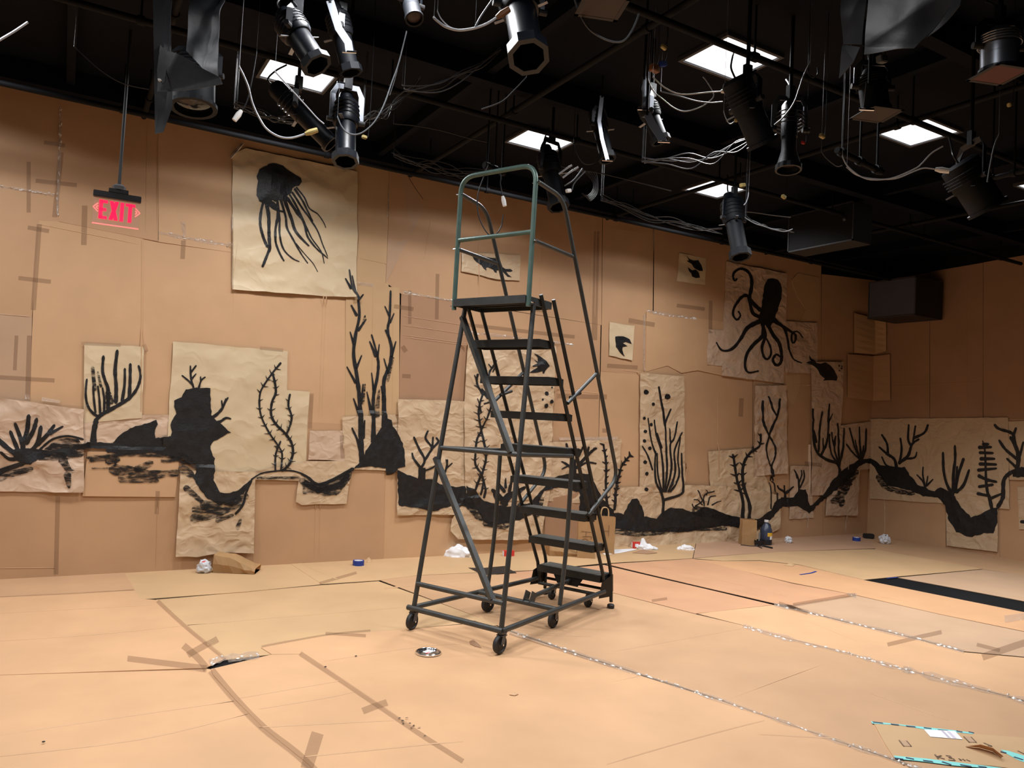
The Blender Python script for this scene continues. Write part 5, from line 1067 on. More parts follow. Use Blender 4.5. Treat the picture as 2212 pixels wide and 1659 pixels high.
for a in ([(215, 180), (350, 195)], [(455, 208), (560, 220)], [(655, 233), (780, 245)], [(890, 255), (990, 268)], [(1080, 285), (1215, 295)], [(1320, 298), (1400, 312)], [(1480, 310), (1555, 325)],
          [(500, 655), (620, 672)], [(650, 650), (760, 672)], [(880, 688), (1010, 705)], [(1130, 705), (1250, 745)], [(1370, 745), (1520, 770)], [(1610, 768), (1720, 780)], [(1900, 570), (1980, 590)], [(2080, 640), (2200, 680)], [(1900, 800), (2050, 825)]):
    dash(a, .014)
obj('tape_print', bm, M['navy'], t)
patch('shipping_label', FCt([(890, 278), (1300, 300), (1405, 410), (975, 374)]), 'white_paper', z0+.0025)
bm = bmesh.new()
for a in ([(1125, 295), (1215, 385)], [(1140, 295), (1232, 386)], [(1200, 305), (1290, 392)], [(1222, 306), (1312, 394)]): dash(a, .008, z0+.0034)
obj('label_bars', bm, mat('pale_print', s2l(205, 198, 214), .7), t)
bm = bmesh.new()
for a in ([(1035, 608), (1080, 665)], [(1120, 622), (1065, 640)], [(1068, 640), (1165, 668)], [(1180, 622), (1238, 630), (1250, 645)], [(1250, 645), (1215, 650)], [(1225, 652), (1280, 664), (1298, 688)], [(1298, 688), (1215, 680)],
          [(1350, 662), (1385, 685)], [(1400, 668), (1435, 690)], [(1450, 675), (1500, 698)], [(1385, 685), (1360, 680)], [(1680, 455), (1790, 500)], [(1735, 490), (1790, 500)], [(2130, 560), (2212, 600)]): dash(a, .008, z0+.002)
obj('carton_lettering', bm, M['print'], t)
patch('hand_hole', FCt([(560, 418), (660, 428), (722, 500), (625, 498)]), CARD['grey'], z0+.002); patch('hand_hole', FCt([(1412, 368), (1510, 375), (1582, 448), (1490, 445)]), CARD['grey'], z0+.002)
bm = bmesh.new()
for a in ([(562, 418), (625, 498)], [(662, 428), (724, 500)], [(1414, 370), (1490, 446)], [(1512, 376), (1582, 448)]): dash(a, .006, z0+.0030)
obj('slot_edges', bm, M['print'], t)
# torn lifted strip of the carton
bm = bmesh.new(); A = [fl(x, y, z0+.002) for x, y in FCt([(1440, 500), (1620, 520), (1800, 570), (1900, 660)])]; B = [fl(x, y, z0+.004)+Vector((0, 0, dz)) for (x, y), dz in zip(FCt([(1445, 505), (1640, 560), (1800, 620), (1940, 690)]), (.0, .03, .035, .02))]
va = [bm.verts.new(p) for p in A]; vb = [bm.verts.new(p) for p in B]
for k in range(3): bm.faces.new((va[k], va[k+1], vb[k+1], vb[k]))
bmesh.ops.solidify(bm, geom=bm.faces[:], thickness=.003); obj('torn_flap', bm, CARD['orange'], t)

# ------------------------------------------------------------------ exit sign
c = on(254, 425, 1, 6.1); zt = on(257, 405, 1, 6.1).z
t = thing('exit_sign', 'red edge-lit EXIT sign hanging on a black rod before the left wall', 'exit sign', (c.x, 6.1, CEIL), (0, 0, R(-3)))
def lz(z): return z-CEIL
xl = on(202, 413, 1, 6.1); xr = on(304.5, 440, 1, 6.1); w = xr.x-xl.x; x0 = xl.x-c.x; zb = xl.z-CEIL
zbar = lz(zt)-.045
tubeo('hanging_rod', [(.005, 0, .02), (.005, 0, zbar+.03)], .011, M['sign_black'], t, 10, world=False)
obj('rod_coupling', lathe(bmesh.new(), [(0, zbar+.025), (.042, zbar+.025), (.045, zbar+.05), (.03, zbar+.062), (0, zbar+.062)], 8, Matrix.Translation((.005, 0, 0))), M['caster'], t, world=False)
obj('canopy', bbox((.005, 0, zbar+.012), (.125, .06, .03)), M['sign_black'], t, world=False)
obj('sign_housing', bbox((x0+w/2, 0, zbar-.022), (w, .05, .042)), M['sign_black'], t, world=False)
ph = .188; pz = zbar-.043
obj('acrylic_panel', bbox((x0+w/2, 0, pz-ph/2), (w*.97, .008, ph), bev=.001), M['acrylic'], t, world=False)
obj('lit_bottom_edge', bbox((x0+w/2, 0, pz-ph-.001), (w*.97, .009, .007), bev=0), M['exit_pink'], t, world=False)
bm = bmesh.new(); Lh = .134; tz = pz-.019; yy = -.006
def bar(a, b, wd): tube(bm, [(a[0], yy, a[1]), (b[0], yy, b[1])], .01, section=(.004, wd))
def vbox(xa, xb, za, zb_): box(bm, ((xa+xb)/2, yy, (za+zb_)/2), (abs(xb-xa), .004, abs(zb_-za)))
def poly(pts):
    f = bm.faces.new([bm.verts.new((x, yy-.002, z)) for x, z in pts]); bmesh.ops.solidify(bm, geom=[f], thickness=.004)
ex = x0+w*.135; lw = w*.175; sw = .0235
vbox(ex, ex+sw, tz, tz-Lh)
for zz in (tz, tz-Lh/2+.0105, tz-Lh+.021): vbox(ex, ex+lw*(.88 if zz not in (tz, tz-Lh+.021) else 1), zz, zz-.021)
xx = x0+w*.345; wx = w*.195
poly([(xx, tz), (xx+.0255, tz), (xx+wx, tz-Lh), (xx+wx-.0255, tz-Lh)]); poly([(xx+wx-.0255, tz), (xx+wx, tz), (xx+.0255, tz-Lh), (xx, tz-Lh)])
ix = x0+w*.572; vbox(ix, ix+sw, tz, tz-Lh)
tx = x0+w*.680; tw = w*.205; vbox(tx, tx+tw, tz, tz-.021); vbox(tx+tw/2-sw/2, tx+tw/2+sw/2, tz, tz-Lh)
obj('exit_letters', bm, M['exit_red'], t, world=False)
bm = bmesh.new(); zc = tz-Lh*.42
for sx, xs in ((-1, ex-.006), (1, tx+tw+.002)):
    for a, b in (((0, .030), (sx*.030, 0)), ((sx*.030, 0), (0, -.030)), ((0, .012), (sx*.012, 0)), ((sx*.012, 0), (0, -.012))):
        tube(bm, [(xs+a[0], yy, zc+a[1]), (xs+b[0], yy, zc+b[1])], .01, section=(.004, .007))
obj('arrow_outlines', bm, M['exit_pink'], t, world=False)
# ------------------------------------------------------------------ stage lights under the ceiling
def horiz(px, py, hd):
    """point along a photo ray at horizontal distance hd from the camera"""
    d = ray(px, py); return EYE+d*(hd/math.hypot(d.x, d.y))
def stage_light(label, front, rear, r, style='tube', m='fixture', gel=None, yoke=True, name='stage_light', yoke_m='fixture', hook=None, lens='glass', ym=None):
    """front / rear: world points of the lens opening and the back of the lamp house"""
    d = front-rear; L = d.length; ax = d.normalized()
    mt = Matrix.Translation(rear) @ ax.to_track_quat('Z', 'Y').to_matrix().to_4x4()
    t = thing(name, label, 'stage light', rear.lerp(front, .35), group='stage lights under the ceiling')
    if style == 'tube':
        body = [(0, 0), (r*.55, .0), (r*.62, L*.04), (r*.62, L*.10), (r*1.05, L*.14), (r*1.12, L*.18), (r*1.12, L*.42), (r*.98, L*.46), (0, L*.46)]
        tub = [(r*.80, L*.44), (r*.86, L*.47), (r*.86, L*.93), (r*.80, L*.94), (r*.80, L*.70), (0, L*.69)]
        ring = [(r*.84, L*.90), (r*1.14, L*.90), (r*1.14, L), (r*.86, L), (r*.84, L*.90)]
    elif style == 'box':
        body = [(0, 0), (r*.8, 0), (r, L*.05), (r, L*.5), (0, L*.5)]
        tub = [(r*.92, L*.48), (r*.92, L*.97), (r*.84, L*.97), (r*.84, L*.8), (0, L*.79)]
        ring = [(r*.9, L*.95), (r*1.06, L*.95), (r*1.06, L), (r*.86, L), (r*.9, L*.95)]
    elif style == 'flare':
        body = [(0, 0), (r*.42, 0), (r*.62, L*.05), (r*.62, L*.52), (0, L*.52)]
        tub = [(r*.55, L*.5), (r*.58, L*.72), (r*.95, L*.96), (r*.88, L*.96), (r*.5, L*.75), (0, L*.74)]
        ring = [(r*.9, L*.93), (r*1.0, L*.93), (r*1.0, L), (r*.86, L), (r*.9, L*.93)]
    else:   # can
        body = [(0, 0), (r*.5, 0), (r*.9, L*.2), (r, L*.35), (r, L*.6), (0, L*.6)]
        tub = [(r, L*.58), (r, L*.92), (r*.93, L*.92), (r*.93, L*.66), (0, L*.64)]
        ring = [(r*.95, L*.9), (r*1.12, L*.9), (r*1.12, L*.96), (r*.9, L*.96), (r*.95, L*.9)]
    obj('lamp_housing', lathe(bmesh.new(), body, 24, mt), M[m], t, True)
    obj('lens_tube', lathe(bmesh.new(), tub, 24, mt), M[m], t, True)
    obj('gel_holder', lathe(bmesh.new(), ring, 8 if style == 'tube' else 24, mt), M['fixture' if m != 'fixture_dark' else m], t)
    lz = {'tube': .71, 'box': .81, 'flare': .9, 'can': .9}[style]
    obj('lens', lathe(bmesh.new(), [(0, L*lz+.01), (r*.4, L*lz+.006), (r*(.8 if style != 'flare' else .75), L*lz)], 20, mt), M[lens], t, True)
    # ribs / cooling fins and shutter handles
    bm = bmesh.new(); x, y = frame_of(ax)
    for k in range(4):
        p = rear+ax*L*(.20+.055*k); tube(bm, [p+(x*math.cos(a)+y*math.sin(a))*r*1.14 for a in [i*math.pi/10 for i in range(21)]], .004, 6, False)
    obj('cooling_ribs', bm, M[m], t)
    if style in ('tube', 'box'):
        bm = bmesh.new()
        for a in (.6, 2.2, 3.8): 
            p = rear+ax*L*.47+(x*math.cos(a)+y*math.sin(a))*r; tube(bm, [p, p+(x*math.cos(a)+y*math.sin(a))*.05], .005, section=(.022, .003))
        obj('shutter_handle', bm, M['steel'], t)
    if yoke:
        piv = rear+ax*L*.40; side = ax.cross(Vector((0, 0, 1)))
        side = side.normalized() if side.length > .15 else Vector((math.cos(YAW), -math.sin(YAW), 0))
        up = Vector((0, 0, 1)); hk = hook if hook else .24
        A, B = piv+side*(r*1.22), piv-side*(r*1.22)
        tp_ = [A, A+up*hk*.75, A+up*hk-side*r*.35, B+up*hk+side*r*.35, B+up*hk*.75, B]
        obj('yoke', tube(bmesh.new(), tp_, .01, section=(.006, .035)), M[ym or yoke_m], t)
        bm = bmesh.new()
        for q, sg in ((A, 1), (B, -1)): obj('tilt_knob', tube(bmesh.new(), [q-side*sg*.015, q+side*sg*.03], .016, 10), M['rubber'], t)
        bm.free()
        q = piv+up*hk; bm = bmesh.new(); box(bm, q+up*.035, (.05, .03, .09)); tube(bm, [q+up*.02+side*.02, q+up*.02+side*.07], .007, 8)
        obj('clamp', bm, M['fixture'], t)
        if q.z+.08 < CEIL: obj('hanging_stem', tube(bmesh.new(), [q+up*.07, Vector((q.x, q.y, CEIL+.02))], .012, 8), M['pipe'], t)
    # tail lead
    obj('power_lead', tube(bmesh.new(), smooth_path([rear+ax*.01, rear-ax*.06, rear-ax*.05+Vector((.05, .05, .10)), rear+Vector((.10, .12, .22))], 5), .006, 8), M['cable'], t, True)
    if gel:
        x, y = frame_of(ax); c = front+ax*.004; s = r*gel[1]; rot = Matrix((x, y, ax)).transposed()
        if len(gel) > 2: rot = gel[2]
        bm = bmesh.new()
        for sx, sy, wx, wy in ((0, 1, 2.2*s, .2*s), (0, -1, 2.2*s, .2*s), (1, 0, .2*s, 2.2*s), (-1, 0, .2*s, 2.2*s)):
            box(bm, c+rot@Vector((sx*s, sy*s, 0)), (wx, wy, .004), rot)
        g = obj('gel_frame', bm, M['fixture_brown'], t); bm = bmesh.new(); box(bm, c, (1.9*s, 1.9*s, .0015), rot); obj('gel_sheet', bm, M[gel[0]], g)
    return t
stage_light('big black spotlight at the top centre pointing at the camera', horiz(1142, 124, 3.6), horiz(1112, -48, 3.92), .092, hook=.15, ym='steel')
stage_light('black spotlight hanging over the right corner of the jellyfish paper', horiz(746, 350, 4.85), horiz(748, 205, 5.0), .074, ym='steel', hook=.22)
stage_light('black spotlight hanging just behind the ladder guard rail', horiz(1207, 448, 6.1), horiz(1178, 318, 6.25), .080, m='fixture_dark')
stage_light('large matte black spotlight hanging in front of the brightest ceiling panel', horiz(1648, 312, 4.75), horiz(1588, 168, 4.6), .088, m='fixture_dark', style='box', hook=.16)
stage_light('slim spotlight with a flared brown-rimmed end right of the brightest panel', horiz(1703, 368, 5.0), horiz(1706, 222, 5.05), .080, style='flare', ym='steel', hook=.2, lens='gel_brown')
stage_light('black spotlight above the octopus paper', horiz(1600, 556, 6.7), horiz(1574, 420, 6.85), .082, m='fixture_dark', hook=.2)
stage_light('black spotlight at the right pointing down to the right below the looped cable', horiz(2135, 452, 5.6), horiz(2070, 352, 5.5), .115, m='fixture_dark', style='box')
stage_light('spotlight with a brown front partly covering the left ceiling panel', horiz(686, 142, 4.2), horiz(610, 26, 4.3), .075, lens='gel_brown', hook=.12)
stage_light('spotlight with a bright steel bracket at the top left of centre', horiz(758, 158, 4.7), horiz(722, 10, 4.7), .065, m='fixture_dark', hook=.1, ym='steel')
stage_light('long black barrel spotlight leaning down to the right below the left ceiling panel', horiz(716, 312, 5.35), horiz(592, 186, 5.42), .065, style='box', hook=.15)
stage_light('narrow dark spotlight with a steel strip right of the ladder rail panel', horiz(1312, 345, 5.9), horiz(1284, 228, 6.0), .062, m='fixture_dark', ym='steel', hook=.14)
stage_light('dark spotlight with a pale bent steel arm right of centre', horiz(1428, 306, 5.2), horiz(1392, 212, 5.2), .062, m='fixture_dark', ym='steel', hook=.14)
gl = Matrix.Rotation(R(-20), 3, 'Z')
stage_light('short can light with a silver body and red gel at the top right', horiz(2158, 160, 4.2), horiz(2160, 62, 4.2), .080, style='can', m='steel', gel=('gel_red', 1.1, gl), hook=.12)
stage_light('can light with a brown square gel frame left of the right ceiling panel', horiz(1893, 246, 4.7), horiz(1880, 150, 4.7), .075, style='can', m='fixture_dark', gel=('gel_brown', 1.25, gl), hook=.14, ym='steel')
stage_light('can light with a brown square gel frame cut by the top edge of the photo', horiz(1300, 14, 3.7), horiz(1300, -90, 3.7), .085, style='can', m='fixture_dark', gel=('gel_brown', 1.2, gl), hook=.05)
stage_light('small dark can light left of the big centre spotlight', horiz(896, 44, 4.4), horiz(880, -20, 4.5), .050, style='can', m='fixture_dark', hook=.06, lens='gel_brown')
stage_light('wide dark lamp housing half wrapped in black foil at the top left', horiz(418, 240, 4.7), horiz(420, 110, 4.75), .115, style='can', m='fixture_dark', hook=.15)
# bare steel hanging arms
def arm(label, pts, hd, w=.035):
    P = [horiz(x, y, hd) for x, y in pts]
    t = thing('hanging_arm', label, 'bracket', P[0], group='bare steel hanging arms')
    obj('steel_strip', tube(bmesh.new(), P, .01, section=(.006, w)), M['steel'], t)
    bm = bmesh.new(); s = Vector((_r.x, _r.y, 0)).normalized(); tube(bm, [P[-1]-s*.04, P[-1]+s*.04], .008, 8); obj('bolt', bm, M['chrome'], t)
    obj('hanging_stem', tube(bmesh.new(), [P[0]-Vector((0, 0, .01)), Vector((P[0].x, P[0].y, CEIL+.02))], .009, 8), M['pipe'], t)
arm('bent bare steel arm at the top left of the dark spotlight with a bright bracket', [(713, 2), (732, 62), (752, 92), (755, 112)], 4.45, .045)
arm('straight perforated steel strip above the pale bent arm right of centre', [(1392, 168), (1391, 212), (1390, 236)], 5.1, .03)
arm('pale bent steel arm hanging right of centre', [(1398, 246), (1410, 270), (1424, 290), (1434, 306)], 5.1, .05)
arm('steel arm on the narrow dark spotlight right of the ladder rail panel', [(1300, 208), (1294, 262), (1300, 300), (1312, 346)], 5.75, .035)
arm('steel strip above the brown square gel frame at the right', [(1878, 182), (1872, 236)], 4.55, .06)

# ------------------------------------------------------------------ speakers
def cabinet(label, c0, c1, front_m, wall=None):
    c0, c1 = Vector(c0), Vector(c1); c = (c0+c1)/2; s = c1-c0
    t = thing('speaker', label, 'speaker', c)
    obj('cabinet', bbox(c, s, bev=.006), M['speaker'], t)
    bm = bmesh.new(); box(bm, (c0.x-.004, c.y, c.z), (.008, s.y-.04, s.z-.04)); obj('grille', bm, M[front_m], t)
    bm = bmesh.new()
    for sy in (-1, 1): box(bm, (c0.x-.004, c.y+sy*(s.y/2-.008), c.z), (.014, .016, s.z))
    for sz in (-1, 1): box(bm, (c0.x-.004, c.y, c.z+sz*(s.z/2-.008)), (.014, s.y, .016))
    obj('grille_frame', bm, M['speaker'] if not wall else M['panel_frame'], t)
    if wall: bm = bmesh.new(); box(bm, ((c1.x+RIGHT)/2-.01, c.y, c.z), (RIGHT-c1.x+.02, .2, .2)); obj('wall_bracket', bm, M['pipe'], t)
    else:
        bm = bmesh.new()
        for sy in (-1, 1): tube(bm, [Vector((c.x, c.y+sy*s.y*.4, c1.z-.01)), Vector((c.x, c.y+sy*s.y*.4, CEIL+.02))], .010, 8)
        obj('hanging_rods', bm, M['pipe'], t)
    return t
t = cabinet('black speaker with a grey grille on the right wall near the far corner', (10.2, 6.36, 3.25), (10.86, 7.09, 3.80), 'grille', True)
bm = bmesh.new()
for y, z in ((6.95, 3.66), (7.05, 3.44)): box(bm, (10.187, y, z), (.006, .012, .012))
obj('rivets', bm, M['chrome'], t)
t = cabinet('wide black speaker hanging from the ceiling above the octopus paper', (7.0, 5.06, 3.56), (7.3, 5.90, 3.98), 'grille_dark')
bm = bmesh.new(); bmesh.ops.create_icosphere(bm, subdivisions=2, radius=.018); bmesh.ops.translate(bm, verts=bm.verts[:], vec=(6.99, 5.17, 3.80)); obj('badge', bm, M['grille'], t)

# ------------------------------------------------------------------ black foil flags
def foil(label, pts, m='foil', name='foil_flag', th=.004, amp=.05):
    """pts: (px, py, horizontal distance) corner fan, rumpled"""
    P = [horiz(x, y, d) for x, y, d in pts]; bm = bmesh.new(); f = bm.faces.new([bm.verts.new(p) for p in P])
    bmesh.ops.triangulate(bm, faces=[f])
    for _ in range(4): bmesh.ops.subdivide_edges(bm, edges=bm.edges[:], cuts=1, use_grid_fill=True)
    n = (P[1]-P[0]).cross(P[2]-P[0]).normalized()
    for v in bm.verts: v.co += n*amp*(noise.noise(v.co*3.0)+.5*noise.noise(v.co*7))
    bmesh.ops.recalc_face_normals(bm, faces=bm.faces[:]); bmesh.ops.solidify(bm, geom=bm.faces[:], thickness=th)
    o = obj(name, bm, M[m], None, True); return tag(o, label, 'foil flag')
foil('tall narrow black foil flag hanging down to the wall at the upper left', [(330, -60, 4.3), (368, -60, 4.3), (370, 120, 4.35), (372, 230, 4.4), (352, 286, 4.4), (335, 290, 4.4)], amp=.025)
foil('light grey sheet of foil at the upper left', [(414, -60, 4.5), (484, -60, 4.4), (476, 60, 4.35), (470, 172, 4.3), (440, 150, 4.35), (405, 112, 4.45)], 'foil_grey')
foil('dark slanting foil flap under the grey foil at the upper left', [(340, 90, 4.36), (385, 112, 4.25), (472, 172, 4.2), (478, 186, 4.2), (340, 200, 4.36)], amp=.03)
foil('big dark foil sheet across the top right corner', [(1882, -70, 3.6), (2110, -70, 3.5), (2074, 8, 3.5), (1990, 92, 3.6), (1975, 108, 3.6), (1865, 116, 3.6), (1868, 100, 3.6)], 'foil', amp=.06)
foil('grey foil strip hanging left of the big foil sheet at the top right', [(1815, -70, 3.8), (1883, -70, 3.75), (1864, 98, 3.75), (1822, 95, 3.8)], 'foil', amp=.03)
foil('small foil tail hanging below the foil strip at the top right', [(1822, 99, 3.75), (1860, 104, 3.7), (1844, 134, 3.7), (1812, 168, 3.75)], 'foil', amp=.02)
# ------------------------------------------------------------------ pipes
def pipe(label, a, b, r=.022, m='pipe', clamps=()):
    t = thing('grid_pipe', label, 'pipe', a, group='black grid pipes under the ceiling')
    obj('pipe_tube', tube(bmesh.new(), [a, b], r, 14), M[m], t, True)
    a, b = Vector(a), Vector(b)
    d = (b-a).normalized()
    n = max(2, int((b-a).length/1.6))
    for k in range(n+1):
        p = a.lerp(b, (k+.3)/(n+.6)); bm = bmesh.new(); tube(bm, [p, Vector((p.x, p.y, CEIL+.02))], .007, 8); tube(bm, [p-d*.02, p+d*.02], r+.008, 12); obj('pipe_hanger', bm, M['pipe'], t, True)
for y, z in ((3.3, 3.84), (5.2, 3.86), (6.75, 3.80)):
    pipe('black grid pipe running the width of the room %s' % {3.3: 'nearest the camera', 5.2: 'over the ladder', 6.75: 'close to the back wall'}[y], Vector((-3.5, y, z)), Vector((10.6, y, z)))
for x, z in ((.45, 3.93), (2.9, 3.93), (5.4, 3.93), (8.1, 3.93)):
    pipe('black grid pipe running toward the back wall, %s' % {.45: 'above the exit sign', 2.9: 'left of the ladder', 5.4: 'right of the ladder', 8.1: 'near the right wall'}[x], Vector((x, 1.5, z)), Vector((x, 7.2, z)))
pipe('short horizontal pipe with white bands under the looped cable at the right', horiz(1808, 324, 5.0), horiz(1905, 372, 5.4), .020)
pipe('short dull pipe just left of the ladder guard rail top', horiz(1046, 356, 6.0), horiz(1090, 374, 6.2), .022)
pipe('pale pipe at the right edge below the plugged cable', horiz(2130, 388, 6.3), horiz(2260, 358, 5.9), .018)
# ------------------------------------------------------------------ cables
def cable(label, pts, hd, r=.005, m='cable', ends=None, group=None, name='cable', tie=True):
    hs = hd if isinstance(hd, (list, tuple)) else [hd]*len(pts)
    P = smooth_path([horiz(x, y, d) for (x, y), d in zip(pts, hs)], 6)
    r *= .72
    for p_ in P: p_.z = min(p_.z, CEIL-.012)
    rl = [r]*len(P)
    if tie and P[0].z < CEIL:      # thin black tie line that holds the first end up
        P = [Vector((P[0].x, P[0].y, CEIL+.03)), P[0]+Vector((0, 0, .012))]+P; rl = [.0009, .0009]+rl
    r = rl
    if ends is None: o = tubeo(name, P, r, M[m], None, 8); return tag(o, label, 'cable', group)
    t = thing(name, label, 'cable', P[0], group=group); tubeo('cable_run', P, r, M[m], t, 8)
    d = (P[-1]-P[-2]).normalized(); obj('plug', tube(bmesh.new(), [P[-1], P[-1]+d*.03, P[-1]+d*.075], [.010, .017, .014], 10), M[ends], t, True); return t
c2 = fr(500, 0, 4.148); c3 = fr(850, 0, 3.687); c4 = fr(1350, 0, 4.148); c5 = fr(1750, 0, 4.147); c6 = fr(1450, 300, 2.903)
cable('thick white cable swooping below the left ceiling panel', c2([(70, 600), (110, 680), (150, 780), (190, 930), (250, 1060), (320, 1160), (430, 1225), (540, 1235), (660, 1200)]), 4.5, .0085, 'cable_white', 'yellow')
cable('white cable looped in front of the black spotlight over the jellyfish paper', c2([(950, 1050), (985, 1130), (1040, 1190), (1120, 1205), (1200, 1170), (1290, 1080), (1370, 930), (1440, 730), (1500, 560), (1570, 280)]), 4.7, .0065, 'cable_grey')
cable('thin cable along the barrel of the leaning black spotlight', c2([(390, 640), (480, 740), (580, 850), (680, 960), (770, 1060), (830, 1110)]), 4.8, .006, 'cable_white')
cable('white cable ending in a loose white plug left of the jellyfish spotlight', c2([(225, 470), (190, 680), (160, 830), (130, 930), (90, 990)]), 4.7, .005, 'cable', 'plug')
cable('bright white cable looping to the big centre spotlight', c3([(322, 142), (360, 175), (420, 215), (520, 240), (640, 225), (740, 190), (820, 140)]), 3.6, .0085, 'cable_white', 'orange')
cable('thin white cable joining the bright loop at the top', c3([(350, 90), (380, 150), (440, 210), (500, 236)]), 3.62, .004, 'cable_white')
cable('grey cable rising from the bright loop to the ceiling at the top', c3([(650, 215), (690, 140), (750, 50), (800, -20)]), 3.6, .006, 'cable_grey')
cable('long grey cable hanging in a deep loop right of the big centre spotlight', c3([(1440, -20), (1480, 100), (1560, 230), (1680, 310), (1790, 335), (1860, 300), (1920, 200), (1955, 110)]), 3.8, .0075, 'cable_grey')
cable('pale cable crossing in front of the slim flared spotlight', c4([(1660, 560), (1600, 680), (1560, 800), (1510, 930), (1420, 1050), (1340, 1120)]), 4.6, .0062, 'cable_grey')
cable('dark loose ring of cable beside the pale crossing cable', c4([(1640, 610), (1650, 670), (1690, 695), (1725, 660), (1725, 600)]), 4.6, .004, 'cable')
cable('lowest of the three cables left of the matte black spotlight', c4([(210, 720), (260, 820), (330, 880), (430, 960), (530, 998), (650, 970), (740, 920), (795, 850), (740, 740), (700, 690)]), 5.0, .0048, 'cable_white')
cable('upper cable with a white sleeve left of the matte black spotlight', c4([(250, 690), (350, 780), (460, 835), (560, 845), (720, 830), (860, 818)]), 4.8, .0055, 'cable_white', 'plug')
cable('middle cable running behind the matte black spotlight', c4([(320, 820), (480, 860), (640, 905), (760, 920), (875, 912)]), 4.9, .0055, 'cable_grey')
cable('short lead with a yellow tag hanging off the matte black spotlight', c4([(885, 1000), (905, 1060), (940, 1110), (985, 1085)]), 4.7, .004, 'cable_white', 'yellow')
cable('thin cable hooked over the short banded pipe', c5([(100, 1355), (130, 1400), (170, 1440), (240, 1490), (290, 1480)]), 5.0, .004, 'cable_grey')
cable('long drooping cable under the right ceiling panel', c5([(290, 1400), (330, 1480), (420, 1560), (520, 1605), (640, 1608), (760, 1588), (940, 1510), (1000, 1465), (1090, 1370), (1190, 1310)]), 4.9, .006, 'cable_white')
cable('second drooping cable with a looped end under the right ceiling panel', c5([(330, 1500), (420, 1568), (560, 1600), (760, 1600), (930, 1535), (1020, 1505), (1120, 1515)]), 4.95, .0055, 'cable_white', 'plug')
cable('grey cable dropping straight down at the right below a yellow tag', c5([(1690, 1215), (1665, 1265), (1640, 1350), (1610, 1500), (1588, 1630)]), 5.2, .0065, 'cable_grey')
cable('white cable end cut by the left edge of the photo', [(-40, 112), (0, 86), (30, 68), (60, 48)], 4.4, .008, 'cable_white')
cable('black cable with white inline plugs hanging inside the ladder guard rail', FZ1([(740, 60), (690, 190), (620, 380), (590, 560), (610, 750), (680, 920), (770, 1030), (860, 1010), (930, 900), (955, 740)]), 5.5, .0062, 'cable')
t = cable('white capped cable end dangling at the ladder guard rail', FZ1([(925, 190), (925, 250), (918, 300), (930, 380), (950, 480)]), 5.5, .005, 'cable', 'plug')
cable('curved dark cable drooping across the dark ceiling at the upper left', [(160, 100), (215, 150), (265, 180), (322, 193)], 5.2, .005, 'cable')
cable('dark cable trailing from the far end of the ladder rail panel', c3([(0, 985), (200, 1005), (400, 1045), (600, 1100), (740, 1130)]), 6.2, .006, 'cable')
cable('dark cable rising from the centre spotlight ring to the left', c3([(1060, 615), (960, 720), (860, 810), (700, 870)]), 4.6, .006, 'cable')
cable('thin dark cable hanging straight from the ceiling left of centre', c3([(105, 200), (70, 380), (20, 600), (-30, 760)]), 5.0, .005, 'cable')
cable('thin slanting cord down to the cardboard left of the ladder top', [(836, 275), (866, 350), (893, 400), (914, 430)], 7.6, .004, 'cable')
cable('dark loop of cable below the ladder rail panel', c3([(1435, 1080), (1450, 1200), (1500, 1290), (1560, 1310), (1630, 1270), (1670, 1150), (1680, 1020)]), 5.9, .005, 'cable')
cable('long dark cable along the ceiling at the right of the ladder', c3([(1300, 1320), (1600, 1370), (1900, 1440), (2212, 1520)]), 6.6, .007, 'cable')
cable('cable running to the wide hanging speaker', c6([(430, 455), (520, 462), (640, 480), (750, 492)]), 7.2, .006, 'cable_grey')
cable('small pale lead hanging beside the panel over the octopus', c6([(485, 340), (480, 370), (468, 400), (455, 415)]), 6.6, .006, 'cable_white')
def bundle(label, A, B, hd, n, sag, spread, ms=('cable', 'cable_grey'), r=.0055, seed=0):
    random.seed(100+seed)
    for i in range(n):
        pts = []
        for k in range(6):
            q = k/5; x = A[0]+(B[0]-A[0])*q; y = A[1]+(B[1]-A[1])*q+sag*4*q*(1-q)*random.uniform(.4, 1.4)
            pts.append((x+random.uniform(-4, 4), y+random.uniform(-spread, spread)))
        cable(label, pts, hd+random.uniform(-.12, .12), r*random.uniform(.8, 1.2), ms[i % len(ms)], group=label)
bundle('cable in the loose bundle left of the leaning black barrel spotlight', (508, 225), (652, 262), 5.6, 8, 8, 9, ('cable_grey', 'cable', 'cable'), seed=1)
bundle('cable in the bundle fanning out right of the jellyfish spotlight', (786, 262), (905, 175), 5.4, 8, 14, 14, ('cable', 'cable_grey', 'cable'), seed=2)
for px in ([(1740, 168), (1840, 95), (1922, 45)], [(1793, 220), (1900, 140), (2012, 70)], [(1818, 335), (1950, 250), (2072, 90)], [(1925, 395), (1960, 290), (2110, 130)]):
    cable('cable in the short bright fan right of the ladder rail spotlight', FZ1(px), 5.9, .011 if px[0][1] < 230 else .007, 'cable_white' if px[0][1] < 230 else 'cable_grey', group='bright fan of cables right of the ladder rail', tie=False)
bundle('cable in the dark tangle hanging along the back wall left of the ladder', (850, 330), (1050, 372), 6.8, 7, 16, 10, ('cable',), seed=4)
for k in range(6):
    cable('cable in the dark coil right of the ladder rail spotlight', c3([(1440+k*22, 1360+k*4), (1520+k*18, 1370), (1585+k*9, 1440), (1590+k*7, 1510+k*6), (1545+k*5, 1560+k*8), (1500+k*9, 1540+k*6)]), 6.7+.03*k, .006, 'cable', group='dark coil of cable right of the ladder rail', tie=False)
bundle('cable in the dark run along the wall top right of the ladder', (1300, 428), (1560, 500), 7.0, 6, 12, 8, ('cable',), seed=6)
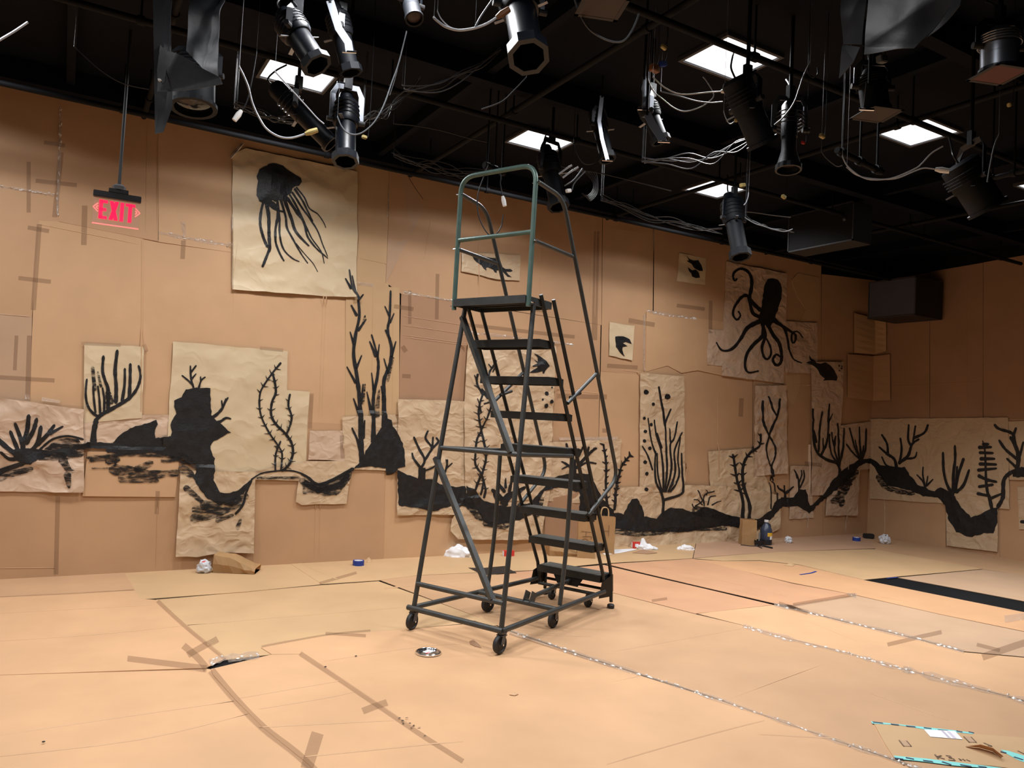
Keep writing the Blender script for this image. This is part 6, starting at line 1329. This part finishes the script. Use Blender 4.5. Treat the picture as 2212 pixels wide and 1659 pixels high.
bundle('cable in the dark swag across the ceiling above the ladder', (872, 190), (1080, 100), 5.0, 4, 30, 8, ('cable',), r=.006, seed=7)
bundle('cable in the dark swag behind the matte black spotlight', (1390, 345), (1640, 290), 5.6, 5, 30, 10, ('cable',), seed=8)
bundle('cable in the grey pair running into the right speaker corner', (1610, 470), (1712, 500), 6.6, 3, 4, 6, ('cable_grey', 'cable'), seed=9)
# small tagged connectors
def connector(label, px, py, hd, m, s=.03):
    p = horiz(px, py, hd); t = thing('connector', label, 'connector', p)
    obj('connector_body', bbox(p, (s*1.1, s*.7, s*.7), Matrix.Rotation(random.uniform(-.5, .5), 3, 'Y'), .004), M[m], t)
    tubeo('connector_lead', smooth_path([p, p+Vector((.03, 0, .08)), Vector((p.x+.02, p.y, CEIL+.01))], 4), .002, M['pipe'], t, 6)
connector('orange tagged connector left of the brightest ceiling panel', 1414, 148, 4.9, 'orange', .06)
connector('blue tagged connector beside the orange one left of the brightest panel', 1432, 138, 4.9, 'blue', .045)
connector('pale connector high above the orange tagged one', 1434, 102, 4.7, 'yellow', .035)
connector('yellow connector between the slim spotlight and the right panel', 1776, 294, 5.0, 'yellow', .035)
connector('red connector right of the slim flared spotlight', 1735, 308, 5.0, 'red_card', .025)
connector('small grey box tag under the grey foil at the top right', 1905, 128, 4.2, 'cable_grey', .05)
connector('yellow tag at the far right below the red gel light', 2182, 226, 4.6, 'yellow', .03)
connector('red and white connector at the fan of bright cables', 1228, 412, 5.9, 'plug', .04)
connector('pale tag beside the small panel over the octopus', 1604, 400, 6.6, 'yellow', .045)
connector('second pale tag right of the small panel over the octopus', 1693, 425, 6.8, 'yellow', .04)
connector('yellow tag on the right side of the jellyfish spotlight', 787, 296, 4.9, 'yellow', .03)
connector('white dot plug on the tall narrow foil flag', 345, 173, 4.3, 'plug', .018)
# clear tape loop that holds the jellyfish paper
P = [on(x, y, 1, BACK-.035) for x, y in ((524, 310), (512, 325), (498, 341))]
o = tubeo('tape_strand', [P[0], P[0].lerp(P[1], .5)+Vector((0, -.015, 0)), P[1], P[1].lerp(P[2], .5)+Vector((0, -.02, 0)), P[2]], .012, M['glint'], None, section=(.035, .004)); tag(o, 'twisted strand of clear tape at the top left corner of the jellyfish paper', 'tape')
